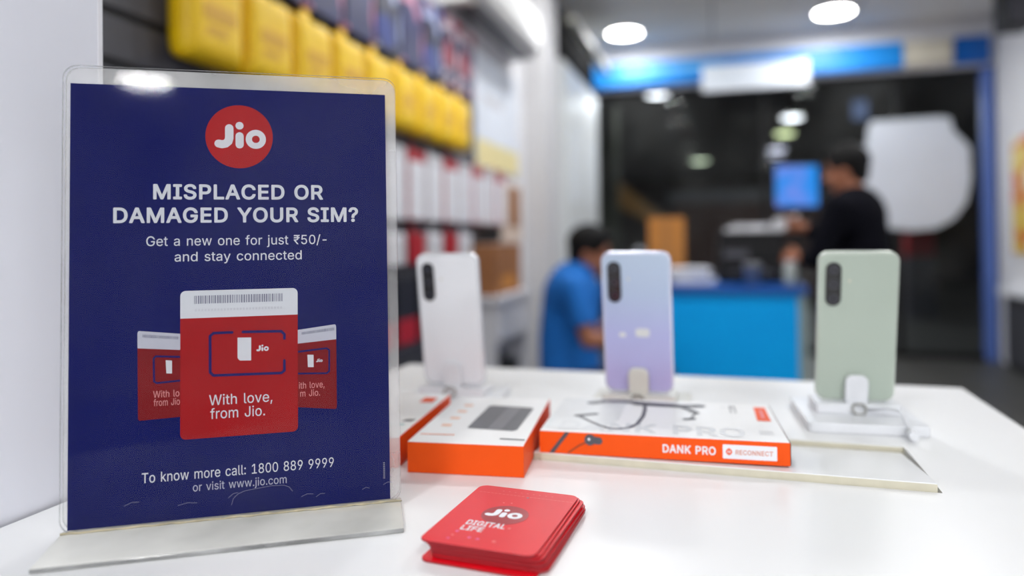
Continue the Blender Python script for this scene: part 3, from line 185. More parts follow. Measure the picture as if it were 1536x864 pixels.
GR={'G': (524, '266,-10 311,-6 351,4 389,23 421,48 446,78 465,114 477,154 481,195 481,253 478,258 283,258 280,253 280,201 282,197 411,195 409,171 402,142 388,116 371,94 343,74 317,63 278,56 247,57 215,65 186,79 157,103 139,127 121,163 110,204 106,243 110,301 119,340 134,375 156,405 184,429 212,443 243,451 278,452 311,447 343,432 371,409 390,383 407,346 471,346 476,348 467,385 452,417 433,444 408,469 378,490 348,504 313,514 273,518 232,516 187,505 148,486 111,457 82,422 60,379 45,329 38,271 39,215 49,160 66,115 93,72 126,38 171,10 220,-5', '52,53,54 52,54,55 51,52,55 51,55,56 50,51,56 49,50,56 49,56,57 48,49,38 38,49,57 38,57,37 37,57,58 48,38,39 36,37,58 48,39,40 47,48,40 35,36,58 47,40,41 34,35,58 34,58,59 46,47,41 46,41,42 33,34,59 45,46,42 45,42,43 33,59,60 32,33,60 44,45,43 31,32,60 31,60,61 30,31,61 30,61,62 9,10,11 9,11,12 8,9,12 8,12,13 29,30,62 29,62,63 28,29,63 8,13,14 8,14,15 7,8,15 7,15,16 7,16,17 27,28,63 27,63,64 6,7,17 6,17,18 26,27,64 6,18,19 26,64,65 5,6,19 25,26,65 5,19,20 24,25,65 4,5,20 4,20,21 24,65,66 23,24,66 4,21,22 22,23,66 4,22,66 3,4,66 3,66,67 2,3,67 2,67,68 1,2,68 1,68,0'), 'e': (408, '198,-11 231,-10 257,-6 283,2 307,13 330,30 347,49 361,73 367,92 306,108 284,76 258,58 239,52 217,49 177,54 145,69 122,93 106,126 100,166 368,167 373,168 374,172 373,217 367,258 354,296 337,325 312,351 283,370 245,383 210,387 168,384 135,373 104,355 79,332 58,302 44,268 34,229 31,189 34,145 44,107 58,74 80,44 105,21 130,6 160,-5 102,224 101,234 108,261 118,280 131,296 161,318 179,324 199,327 219,326 240,322 255,315 272,302 285,287 294,270 305,227 302,224', '28,29,30 28,30,31 27,28,31 27,31,32 26,27,32 26,32,33 25,26,33 25,33,52 52,33,51 51,33,34 25,52,53 25,53,54 24,25,54 50,51,34 24,54,55 49,50,34 24,55,56 24,56,57 49,34,35 23,24,57 48,49,35 23,57,58 47,48,35 23,58,59 47,35,36 46,47,36 22,23,59 45,46,36 45,36,37 22,59,60 22,60,45 22,45,37 21,22,37 21,37,18 18,37,38 20,21,18 19,20,18 17,18,38 17,38,39 16,17,39 8,9,10 16,39,40 15,16,40 7,8,10 7,10,11 15,40,41 6,7,11 14,15,41 6,11,12 13,14,41 6,12,13 5,6,13 5,13,41 5,41,42 4,5,42 4,42,43 3,4,43 3,43,44 2,3,44 2,44,0 1,2,0'), 't': (231, '158,-7 199,-5 213,-1 216,3 203,55 175,53 152,55 139,63 131,77 129,94 129,321 132,324 205,325 207,379 202,382 130,383 128,472 66,474 62,469 62,384 5,381 4,328 8,324 59,324 62,322 62,86 65,63 72,45 88,22 105,8 125,-1', '16,17,18 15,16,18 15,18,19 15,19,20 14,15,20 13,14,20 13,20,21 12,13,21 12,21,22 11,12,22 10,11,23 23,11,22 10,23,24 10,24,25 9,10,25 8,9,25 8,25,26 7,8,26 6,7,26 6,26,27 3,4,5 5,6,27 3,5,27 3,27,28 3,28,29 3,29,30 2,3,30 1,2,30 1,30,0'), 'a': (393, '150,-11 189,-9 223,1 249,18 272,44 274,2 276,-2 334,-3 339,1 340,261 334,297 323,325 303,350 277,369 243,381 208,387 179,387 146,382 115,372 90,358 69,341 51,318 39,293 42,288 100,271 120,299 140,314 165,324 197,328 223,325 243,317 259,303 268,286 272,252 270,243 264,237 244,231 138,216 97,205 60,184 45,168 35,152 29,130 28,99 33,70 46,42 65,21 85,7 116,-6 161,49 126,57 112,66 102,78 96,91 95,110 98,125 105,136 121,149 143,158 236,174 272,182 271,123 264,101 253,84 236,67 214,56 187,49', '14,15,16 14,16,17 14,17,18 13,14,18 13,18,19 12,13,19 12,19,20 11,12,20 11,20,28 28,20,21 11,28,29 27,28,21 10,11,29 10,29,30 26,27,21 26,21,22 10,30,31 25,26,22 10,31,32 24,25,22 9,10,32 24,22,23 9,32,33 8,9,33 8,33,34 8,34,35 8,35,60 60,35,36 60,36,37 60,37,38 60,38,39 60,39,40 8,60,61 59,60,40 58,59,40 58,40,41 57,58,41 57,41,42 56,57,42 55,56,42 55,42,43 54,55,43 8,61,62 53,54,43 8,62,63 53,43,44 52,53,44 8,63,4 4,63,64 51,52,44 51,44,45 4,64,65 50,51,45 49,50,45 4,65,66 4,66,49 4,49,45 8,4,5 3,4,45 3,45,46 3,46,47 2,3,47 2,47,48 8,5,6 7,8,6 1,2,48 1,48,0'), 'n': (414, '53,-3 111,-3 116,0 117,226 122,264 134,290 152,308 177,321 204,326 235,323 259,313 277,295 289,267 293,240 294,-1 299,-3 359,-1 360,251 358,274 351,304 340,327 323,351 304,366 282,378 254,385 225,388 197,384 171,376 150,364 135,351 116,327 113,381 51,381 50,3', '24,25,26 23,24,26 23,26,27 30,31,32 30,32,33 22,23,27 22,27,28 21,22,28 21,28,29 20,21,29 20,29,30 19,20,9 9,20,8 8,20,30 8,30,7 7,30,6 6,30,5 5,30,4 4,30,33 19,9,10 19,10,11 18,19,11 18,11,12 17,18,12 17,12,13 3,4,33 16,17,13 16,13,14 2,3,33 2,33,0 1,2,0 15,16,14'), 'w': (571, '138,-3 197,-3 202,0 284,292 366,0 371,-3 431,-2 546,381 483,382 477,380 397,86 319,380 314,382 251,381 197,190 170,85 90,380 84,382 21,381 21,374 132,8', '7,8,9 11,12,13 16,17,18 6,7,9 11,13,14 16,18,19 6,9,10 10,11,3 3,11,14 15,16,19 15,19,20 10,3,4 2,3,14 2,14,15 6,10,4 2,15,20 2,20,0 6,4,5 1,2,0'), 'o': (419, '194,-11 231,-10 268,-2 300,14 324,33 348,60 366,92 378,131 383,169 383,214 376,254 363,290 343,323 320,347 290,368 256,381 222,387 182,386 148,378 115,362 88,341 66,314 48,281 37,243 32,204 33,158 40,118 54,83 73,53 98,27 126,8 160,-5 198,50 174,54 156,62 140,74 123,95 111,118 104,144 100,200 104,231 111,256 121,278 134,295 152,311 168,320 191,326 217,326 242,322 261,313 280,297 292,281 303,260 311,233 315,207 316,175 312,147 306,122 294,97 281,80 263,64 243,55 225,51', '15,16,17 15,17,18 14,15,18 14,18,19 13,14,19 13,19,20 12,13,20 12,20,47 47,20,46 46,20,21 12,47,48 45,46,21 11,12,48 11,48,49 44,45,21 44,21,22 11,49,50 43,44,22 11,50,51 42,43,22 10,11,51 10,51,52 42,22,23 41,42,23 10,52,53 40,41,23 9,10,53 40,23,24 9,53,54 39,40,24 8,9,54 8,54,55 39,24,25 38,39,25 8,55,56 7,8,56 38,25,26 7,56,57 37,38,26 6,7,57 6,57,58 36,37,26 36,26,27 6,58,59 35,36,27 5,6,59 35,27,28 5,59,60 34,35,28 5,60,61 33,34,28 4,5,61 4,61,62 32,33,28 32,28,29 4,62,32 4,32,29 3,4,29 3,29,30 2,3,30 2,30,31 1,2,31 1,31,0'), 'f': (258, '81,-3 139,-3 144,1 145,322 226,324 231,328 231,377 229,382 145,383 145,418 148,442 157,459 173,468 198,471 229,467 245,519 243,524 236,526 209,532 176,532 147,526 123,515 97,493 83,467 78,443 77,383 9,382 4,379 5,325 74,324 77,322 78,3', '17,18,19 17,19,20 16,17,20 16,20,21 15,16,21 14,15,21 14,21,22 14,22,13 13,22,23 12,13,23 11,12,23 11,23,24 10,11,24 10,24,25 9,10,25 8,9,25 7,8,25 7,25,26 6,7,26 6,26,27 6,27,28 5,6,28 4,5,28 4,28,29 3,4,29 3,29,30 2,3,30 2,30,31 2,31,0 1,2,0'), 'r': (263, '53,-3 111,-3 116,0 117,236 119,259 125,276 142,299 171,317 199,322 245,321 246,381 244,386 198,387 167,378 137,359 116,331 113,381 55,382 50,380 50,3', '11,12,13 10,11,13 16,17,18 9,10,13 15,16,18 15,18,19 9,13,14 9,14,15 9,15,8 8,15,7 7,15,6 6,15,5 5,15,4 4,15,19 3,4,19 2,3,19 2,19,0 1,2,0'), 'j': (171, '-10,-145 37,-142 72,-128 89,-114 99,-100 113,-64 116,-41 116,376 113,382 55,382 50,379 49,-42 43,-62 32,-76 17,-82 -12,-86 -13,-140 77,440 95,441 111,449 123,462 129,479 127,495 120,509 107,520 90,526 72,525 57,518 45,506 39,490 39,473 47,458 60,446', '7,8,9 7,9,10 7,10,11 6,7,11 5,6,11 5,11,12 5,12,13 4,5,13 4,13,14 4,14,15 4,15,16 3,4,16 2,3,16 1,2,16 1,16,0 24,25,26 24,26,27 23,24,27 23,27,28 22,23,28 22,28,29 21,22,29 21,29,30 20,21,30 20,30,31 19,20,31 19,31,32 18,19,32 18,32,17'), 'u': (414, '172,-8 211,-5 241,5 267,21 294,52 297,-2 354,-3 359,-1 360,376 358,382 299,382 294,380 293,147 288,116 277,92 257,71 232,58 201,53 172,57 150,67 130,89 120,113 116,146 116,380 110,382 55,382 50,380 50,134 52,104 59,76 76,42 100,17 130,1', '8,9,10 8,10,11 23,24,25 23,25,26 8,11,12 22,23,26 22,26,27 7,8,12 7,12,13 21,22,27 21,27,28 7,13,14 20,21,28 20,28,29 7,14,4 4,14,15 19,20,29 19,29,30 4,15,16 18,19,30 4,16,17 17,18,30 4,17,30 7,4,5 3,4,30 3,30,31 2,3,31 2,31,32 1,2,32 1,32,0 6,7,5'), 's': (369, '168,-11 202,-10 233,-5 262,4 285,17 304,33 319,52 329,75 334,98 332,126 325,150 313,168 294,185 254,205 145,234 126,245 115,259 112,284 120,303 141,319 169,328 206,328 231,320 249,305 268,275 326,288 323,303 312,326 298,344 285,357 248,378 204,387 172,387 144,383 113,373 92,361 72,344 58,326 49,305 44,282 45,256 51,235 64,213 82,196 103,183 131,172 232,146 252,134 262,120 265,107 264,93 252,73 230,57 197,49 159,50 131,60 111,77 94,109 34,96 37,78 46,55 59,37 76,20 113,0 143,-8', '30,31,32 30,32,33 30,33,34 29,30,34 29,34,35 29,35,36 28,29,36 27,28,36 27,36,21 21,36,20 20,36,37 27,21,22 19,20,37 26,27,22 19,37,38 26,22,23 18,19,38 26,23,24 18,38,39 25,26,24 17,18,39 16,17,39 16,39,40 15,16,40 15,40,41 14,15,41 14,41,42 13,14,42 13,42,43 12,13,43 12,43,44 11,12,44 11,44,45 11,45,46 10,11,46 9,10,46 9,46,47 9,47,48 8,9,48 8,48,49 56,57,58 8,49,50 7,8,50 56,58,59 7,50,51 56,59,60 55,56,60 6,7,51 6,51,52 54,55,60 6,52,53 54,60,61 5,6,53 53,54,61 5,53,61 5,61,62 4,5,62 4,62,63 3,4,63 2,3,63 2,63,64 1,2,64 1,64,0'), '₹': (380, '206,-3 284,-3 288,-1 288,5 127,204 186,213 227,229 251,247 267,265 280,288 292,325 343,328 360,389 291,392 281,420 269,446 342,448 360,509 355,512 36,511 33,508 16,453 18,448 126,447 161,442 179,434 193,425 205,411 214,394 211,391 36,391 32,387 16,330 21,326 216,325 210,310 200,296 183,282 166,275 126,268 25,267 21,262 24,218', '17,18,19 17,19,20 16,17,20 16,20,21 16,21,22 15,16,22 15,22,23 15,23,24 14,15,24 14,24,25 14,25,26 14,26,27 13,14,27 13,27,28 13,28,29 12,13,29 12,29,30 12,30,31 11,12,31 11,31,32 11,32,33 10,11,33 10,33,34 9,10,34 9,34,35 9,35,36 9,36,37 8,9,37 8,37,38 8,38,39 8,39,40 8,40,41 7,8,41 7,41,42 6,7,42 5,6,42 5,42,4 4,42,0 3,4,0 2,3,0 1,2,0'), '5': (457, '218,-10 256,-7 291,3 321,20 352,47 373,77 388,115 393,149 392,189 381,232 363,268 334,300 298,322 257,334 215,336 178,328 138,309 153,447 156,449 366,449 370,455 369,506 366,511 99,512 93,508 66,251 127,243 155,260 181,269 214,274 243,271 268,263 293,244 310,222 321,194 324,152 320,126 312,107 301,90 287,76 270,64 249,56 228,53 203,54 184,59 166,68 152,78 138,94 122,133 63,133 58,131 60,105 70,77 85,53 105,31 131,13 156,1 188,-7', '22,23,24 21,22,24 21,24,18 18,24,17 17,24,25 20,21,18 19,20,18 16,17,25 13,14,15 12,13,15 12,15,16 11,12,16 11,16,25 10,11,29 29,11,28 28,11,25 10,29,30 10,30,31 27,28,25 9,10,31 9,31,32 26,27,25 9,32,33 8,9,33 8,33,34 8,34,35 7,8,35 7,35,36 6,7,36 47,48,49 47,49,50 47,50,51 6,36,37 5,6,37 5,37,38 47,51,52 46,47,52 5,38,39 45,46,52 4,5,39 45,52,53 4,39,40 44,45,53 4,40,41 43,44,53 4,41,42 42,43,53 4,42,53 4,53,54 3,4,54 3,54,55 2,3,55 2,55,56 1,2,56 1,56,57 0,1,57'), '0': (457, '224,-10 265,-6 298,5 327,23 354,51 375,85 392,129 403,177 408,234 407,294 400,348 387,396 366,439 345,468 326,486 308,498 272,513 232,518 188,514 157,504 128,486 99,457 78,423 61,378 50,331 45,273 46,215 54,158 67,111 87,69 117,31 149,8 186,-5 221,53 195,58 172,70 153,89 137,116 126,143 118,181 113,223 113,274 116,314 123,353 133,385 147,411 163,431 183,446 206,454 231,456 254,453 278,441 295,426 314,398 325,371 334,337 339,300 341,253 339,208 333,167 324,134 311,105 295,83 273,65 252,56', '16,17,18 16,18,19 15,16,19 15,19,20 14,15,20 13,14,20 13,20,21 12,13,49 49,13,21 49,21,48 48,21,22 12,49,50 47,48,22 12,50,51 46,47,22 12,51,52 11,12,52 45,46,22 11,52,53 45,22,23 44,45,23 11,53,54 10,11,54 43,44,23 43,23,24 10,54,55 42,43,24 9,10,55 9,55,56 42,24,25 41,42,25 9,56,57 8,9,57 40,41,25 40,25,26 8,57,58 7,8,58 39,40,26 39,26,27 7,58,59 38,39,27 6,7,59 6,59,60 38,27,28 37,38,28 6,60,61 5,6,61 36,37,28 36,28,29 5,61,62 35,36,29 4,5,62 4,62,63 34,35,29 34,29,30 4,63,64 33,34,30 4,64,33 4,33,30 3,4,30 3,30,31 2,3,31 2,31,32 1,2,32 1,32,0'), '/': (253, '15,-79 69,-79 74,-76 237,530 235,535 180,535 175,532 12,-73', '3,4,5 3,5,6 3,6,7 2,3,7 2,7,0 1,2,0'), '-': (457, '114,185 337,185 340,190 340,244 334,248 114,247 111,242 111,191', '3,4,5 3,5,6 2,3,6 2,6,7 2,7,0 1,2,0'), 'd': (428, '183,-11 221,-9 253,1 279,19 308,54 311,-2 369,-3 375,0 375,505 372,511 313,511 308,508 307,326 278,359 245,379 202,387 164,384 128,373 94,350 65,317 47,281 35,235 31,187 36,134 51,85 76,44 106,16 139,-1 194,50 173,54 153,63 134,80 122,96 111,118 104,144 100,177 100,209 111,259 120,278 133,297 150,312 168,321 189,326 214,326 238,322 256,313 275,298 287,282 297,261 305,234 308,202 308,169 304,141 297,116 287,96 272,77 256,64 240,56 219,51', '8,9,10 8,10,11 8,11,12 7,8,12 14,15,16 14,16,17 13,14,17 13,17,18 12,13,18 12,18,43 43,18,42 42,18,19 7,12,48 48,12,47 47,12,46 46,12,45 45,12,44 44,12,43 41,42,19 40,41,19 40,19,20 39,40,20 38,39,20 38,20,21 37,38,21 7,48,49 36,37,21 36,21,22 7,49,50 35,36,22 7,50,51 35,22,23 34,35,23 7,51,52 33,34,23 7,52,53 33,23,24 32,33,24 7,53,54 7,54,4 4,54,55 31,32,24 31,24,25 30,31,25 4,55,56 4,56,57 29,30,25 4,57,58 7,4,5 3,4,58 28,29,25 3,58,28 3,28,25 3,25,26 2,3,26 2,26,27 1,2,27 6,7,5 1,27,0'), 'y': (393, '80,-148 116,-146 147,-135 174,-114 196,-83 371,371 374,379 372,382 308,382 303,380 218,147 195,73 172,144 87,380 81,382 20,382 15,380 159,-1 141,-51 125,-75 113,-83 101,-86 63,-83 59,-85 45,-139 56,-144', '6,7,8 6,8,9 13,14,15 13,15,16 6,9,10 12,13,16 12,16,17 5,6,10 4,5,10 4,10,11 11,12,17 4,11,17 4,17,18 4,18,19 4,19,20 3,4,20 3,20,21 21,22,23 21,23,24 3,21,24 2,3,24 1,2,24 1,24,25 1,25,0'), 'c': (400, '194,-11 219,-11 250,-6 280,3 302,15 322,31 344,55 356,76 365,102 361,106 304,119 287,87 265,66 238,53 201,50 174,54 153,64 133,81 117,105 107,132 101,159 100,198 102,224 109,250 119,275 133,295 152,312 173,322 196,326 219,326 244,321 263,312 280,298 291,282 303,259 364,276 357,297 346,318 332,336 311,355 291,368 267,378 240,385 213,387 173,384 142,376 114,361 87,339 66,314 48,279 37,243 32,203 33,158 40,118 54,83 73,53 98,27 126,8 160,-5', '42,43,44 41,42,44 41,44,45 40,41,45 40,45,46 39,40,46 39,46,47 38,39,47 38,47,28 28,47,48 37,38,29 29,38,28 37,29,30 27,28,48 26,27,48 37,30,31 36,37,31 26,48,49 36,31,32 25,26,49 36,32,33 35,36,33 24,25,49 35,33,34 24,49,50 23,24,50 22,23,50 22,50,51 21,22,51 21,51,52 20,21,52 19,20,52 19,52,53 18,19,53 9,10,11 18,53,54 8,9,11 17,18,54 7,8,11 7,11,12 17,54,55 16,17,55 6,7,12 6,12,13 15,16,55 5,6,13 14,15,55 5,13,14 14,55,56 5,14,56 4,5,56 4,56,57 3,4,57 3,57,58 2,3,58 2,58,0 1,2,0'), 'i': (171, '53,-3 111,-3 116,1 116,376 113,382 55,382 50,379 50,3 78,440 95,441 111,449 123,461 129,477 128,492 122,507 109,519 93,526 75,526 58,519 45,506 39,491 40,473 47,458 61,446', '3,4,5 3,5,6 3,6,7 2,3,7 2,7,0 1,2,0 15,16,17 15,17,18 14,15,18 14,18,19 13,14,19 13,19,20 12,13,20 12,20,21 11,12,21 11,21,22 10,11,22 10,22,23 9,10,23 9,23,8'), 'k': (385, '53,-3 111,-3 116,-1 117,138 154,172 292,-2 369,-3 374,0 206,216 355,370 362,380 357,382 283,381 118,215 116,505 112,511 54,511 50,507 50,3', '14,15,16 14,16,17 14,17,18 13,14,18 10,11,12 10,12,13 9,10,13 8,9,13 7,8,13 7,13,4 4,13,3 3,13,18 7,4,5 2,3,18 2,18,0 6,7,5 1,2,0'), 'm': (614, '53,-3 111,-3 116,0 116,237 120,266 129,288 147,309 170,322 196,328 222,325 244,314 260,299 269,277 273,-2 333,-3 338,0 338,254 341,271 352,296 370,314 393,324 422,328 448,323 470,311 484,295 491,275 493,0 498,-3 558,-2 559,269 553,307 536,341 513,365 488,379 453,388 422,388 391,382 362,368 336,346 318,321 300,351 275,374 247,386 213,389 186,384 159,372 133,351 116,328 113,381 51,381 50,3', '42,43,44 33,34,35 33,35,36 41,42,44 41,44,45 33,36,37 47,48,49 47,49,50 32,33,37 40,41,45 40,45,46 32,37,38 31,32,38 39,40,46 39,46,8 8,46,47 31,38,39 30,31,21 21,31,39 30,21,22 20,21,39 39,8,9 7,8,47 7,47,6 6,47,5 5,47,4 4,47,50 39,9,10 19,20,39 30,22,23 19,39,10 18,19,10 18,10,11 30,23,24 29,30,24 18,11,12 17,18,12 29,24,25 17,12,13 29,25,26 16,17,13 28,29,26 3,4,50 15,16,13 2,3,50 2,50,0 28,26,27 14,15,13 1,2,0'), 'T': (453, '193,-3 255,-3 259,1 260,447 417,449 420,455 420,506 417,511 35,512 29,509 29,454 32,449 189,447 190,3', '7,8,9 6,7,9 6,9,10 5,6,10 4,5,10 4,10,11 3,4,11 3,11,12 2,3,12 2,12,13 2,13,0 1,2,0'), 'l': (193, '135,-5 171,-2 181,0 183,4 172,55 142,55 130,58 122,65 118,81 116,508 111,511 53,511 50,505 51,66 60,36 77,13 101,0', '9,10,11 9,11,12 8,9,12 8,12,13 7,8,13 7,13,14 6,7,14 5,6,14 3,4,5 3,5,14 3,14,15 3,15,16 2,3,16 1,2,16 1,16,0'), ':': (192, '91,-7 109,-5 126,4 138,18 144,37 142,54 134,71 119,84 101,89 82,88 65,79 52,64 47,45 49,27 57,12 72,-1 89,268 107,269 123,277 137,292 143,309 143,326 135,344 121,358 103,364 84,363 67,356 54,342 47,324 48,306 56,288 70,275', '7,8,9 7,9,10 6,7,10 6,10,11 5,6,11 5,11,12 4,5,12 4,12,13 3,4,13 3,13,14 2,3,14 2,14,15 1,2,15 1,15,0 23,24,25 23,25,26 22,23,26 22,26,27 21,22,27 21,27,28 20,21,28 20,28,29 19,20,29 19,29,30 18,19,30 18,30,31 17,18,31 17,31,16'), '1': (457, '77,-3 388,-3 394,0 394,52 392,57 282,58 279,60 279,505 276,511 197,511 83,427 83,360 87,356 206,442 209,442 210,61 206,58 76,57 74,52 74,3', '7,8,9 7,9,10 6,7,14 14,7,13 13,7,10 6,14,15 12,13,10 12,10,11 6,15,16 5,6,16 4,5,16 4,16,17 3,4,17 3,17,18 2,3,18 2,18,19 2,19,0 1,2,0'), '8': (457, '223,-10 263,-7 297,1 328,14 353,30 375,53 391,77 401,106 404,135 398,176 390,197 378,217 348,247 311,266 335,279 350,293 365,312 376,334 383,361 384,388 381,410 373,434 352,467 316,496 280,511 235,518 184,514 141,499 105,472 80,436 72,416 68,388 69,361 76,333 86,313 102,293 118,279 142,266 105,248 76,219 57,182 49,142 51,113 59,84 73,58 97,33 124,14 154,1 190,-7 222,52 196,55 175,60 157,69 143,80 131,93 124,108 119,126 119,145 122,164 128,180 139,196 154,210 189,227 210,231 236,232 275,223 293,214 308,201 320,187 328,170 333,152 333,132 325,100 315,86 301,73 286,64 266,57 219,293 184,301 166,311 153,323 144,337 138,354 136,370 138,394 150,423 161,435 176,445 191,452 214,456 252,454 283,441 304,420 315,392 314,357 303,329 282,308 254,296', '24,25,26 24,26,27 23,24,27 23,27,28 22,23,28 22,28,89 89,28,29 21,22,90 90,22,89 88,89,29 21,90,91 87,88,29 86,87,29 21,91,92 86,29,30 85,86,30 20,21,92 84,85,30 20,92,93 84,30,31 19,20,93 83,84,31 19,93,94 18,19,94 83,31,32 82,83,32 17,18,94 82,32,33 17,94,95 81,82,33 80,81,33 16,17,95 80,33,34 16,95,96 79,80,34 79,34,35 15,16,96 78,79,35 15,96,97 77,78,35 15,97,77 14,15,77 14,77,35 14,35,36 13,14,36 13,36,37 12,13,37 12,37,38 12,38,39 11,12,64 64,12,63 63,12,39 11,64,65 62,63,39 61,62,39 11,65,66 61,39,40 10,11,66 10,66,67 60,61,40 10,67,68 9,10,68 59,60,40 9,68,69 59,40,41 58,59,41 8,9,69 8,69,70 57,58,41 8,70,71 56,57,41 56,41,42 7,8,71 7,71,72 55,56,42 55,42,43 54,55,43 6,7,72 6,72,73 53,54,43 6,73,74 53,43,44 52,53,44 5,6,74 5,74,75 51,52,44 5,75,76 50,51,44 50,44,45 5,76,49 49,50,45 4,5,49 4,49,45 4,45,46 3,4,46 2,3,46 2,46,47 1,2,47 1,47,48 0,1,48'), '9': (457, '131,-3 198,-3 204,0 344,208 369,255 385,299 391,334 391,368 384,404 370,436 352,463 328,485 303,501 272,513 234,518 204,517 172,510 143,498 115,478 94,456 77,428 66,398 60,357 66,307 82,265 107,233 137,211 176,196 221,192 265,201 130,5 128,0 218,247 198,250 181,257 164,268 151,282 140,298 133,317 129,336 129,361 137,398 148,417 160,431 175,443 193,452 212,456 235,457 257,453 273,446 290,434 302,421 313,404 320,386 324,363 324,338 314,301 293,272 277,260 260,252 239,247', '13,14,15 13,15,16 12,13,16 12,16,17 11,12,17 11,17,18 10,11,18 10,18,19 9,10,47 47,10,19 9,47,48 46,47,19 45,46,19 45,19,20 9,48,49 44,45,20 9,49,50 43,44,20 8,9,50 8,50,51 42,43,20 42,20,21 8,51,52 41,42,21 7,8,52 7,52,53 40,41,21 40,21,22 7,53,54 6,7,54 6,54,55 39,40,22 39,22,23 6,55,56 38,39,23 5,6,56 37,38,23 37,23,24 5,56,57 4,5,57 36,37,24 35,36,24 4,57,58 34,35,24 34,24,25 4,58,59 33,34,25 3,4,59 3,59,60 32,33,25 3,60,32 3,32,25 3,25,26 3,26,27 2,3,29 29,3,27 2,29,30 28,29,27 2,30,31 1,2,31 1,31,0'), '4': (457, '282,-3 340,-3 345,-1 347,102 411,103 416,106 414,164 346,167 345,319 285,320 279,318 277,166 113,167 312,506 312,510 309,511 248,511 242,506 38,161 37,107 42,103 277,102 279,2', '14,15,16 14,16,17 13,14,17 12,13,17 12,17,18 8,9,10 7,8,10 7,10,11 6,7,11 11,12,18 6,11,18 5,6,18 5,18,19 5,19,20 4,5,20 3,4,20 3,20,21 2,3,21 2,21,22 2,22,0 1,2,0'), 'v': (393, '163,-3 224,-3 229,0 373,375 372,382 308,382 302,380 218,147 195,72 172,145 87,380 81,382 20,382 15,380 157,6', '3,4,5 3,5,6 10,11,12 10,12,13 3,6,7 9,10,13 9,13,14 2,3,7 2,7,8 8,9,14 2,8,14 2,14,0 1,2,0'), 'W': (690, '155,-3 228,-3 233,0 324,334 343,414 364,325 452,0 458,-3 532,-2 672,505 671,510 606,511 600,508 493,83 383,509 377,511 305,510 219,189 193,82 167,194 85,508 80,511 15,510 15,504 151,5', '10,11,12 14,15,16 20,21,22 9,10,12 14,16,17 20,22,23 13,14,4 4,14,17 9,12,13 19,20,23 8,9,13 19,23,24 13,4,5 3,4,17 2,3,17 13,5,6 18,19,24 2,17,18 8,13,6 2,18,24 2,24,0 8,6,7 1,2,0'), 'h': (414, '53,-3 111,-3 116,0 117,226 122,264 134,290 152,308 177,321 204,326 235,323 259,313 277,295 289,267 293,240 294,-1 299,-3 354,-3 360,1 360,252 356,285 345,318 329,344 304,367 272,381 232,387 197,384 167,374 143,359 117,330 116,506 112,511 54,511 50,507 50,3', '29,30,31 29,31,32 29,32,33 28,29,33 23,24,25 23,25,26 22,23,26 22,26,27 21,22,27 21,27,28 20,21,8 8,21,28 8,28,7 7,28,6 6,28,5 5,28,4 4,28,33 20,8,9 20,9,10 19,20,10 19,10,11 19,11,12 18,19,12 18,12,13 3,4,33 17,18,13 17,13,14 2,3,33 2,33,0 16,17,14 1,2,0 16,14,15'), ',': (192, '38,-122 82,-122 87,-120 139,68 138,73 70,74 65,72 35,-116', '4,5,6 3,4,6 3,6,7 2,3,7 2,7,0 1,2,0'), '.': (192, '91,-7 109,-5 126,4 138,18 144,37 142,54 134,71 119,84 101,89 82,88 65,79 52,64 47,45 49,27 57,12 72,-1', '7,8,9 7,9,10 6,7,10 6,10,11 5,6,11 5,11,12 4,5,12 4,12,13 3,4,13 3,13,14 2,3,14 2,14,15 1,2,15 1,15,0'), 'J': (400, '183,-10 232,-4 259,6 279,17 300,35 315,53 325,71 333,95 340,148 340,505 336,511 274,511 269,508 268,135 262,104 248,79 228,63 205,55 177,53 150,59 124,76 110,97 102,123 99,175 36,176 30,173 31,130 36,97 47,67 63,42 85,21 110,6 139,-4', '9,10,11 9,11,12 9,12,13 8,9,13 23,24,25 22,23,25 22,25,26 7,8,13 7,13,14 22,26,27 21,22,27 7,14,15 20,21,27 20,27,28 6,7,15 6,15,16 19,20,28 5,6,16 19,28,29 5,16,17 18,19,29 5,17,18 4,5,18 4,18,29 4,29,30 3,4,30 3,30,31 2,3,31 1,2,31 1,31,32 0,1,32')}
CAPB = max(int(q.split(',')[1]) for q in GB['E'][1].split()); CAPR = max(int(q.split(',')[1]) for q in GR['T'][1].split())
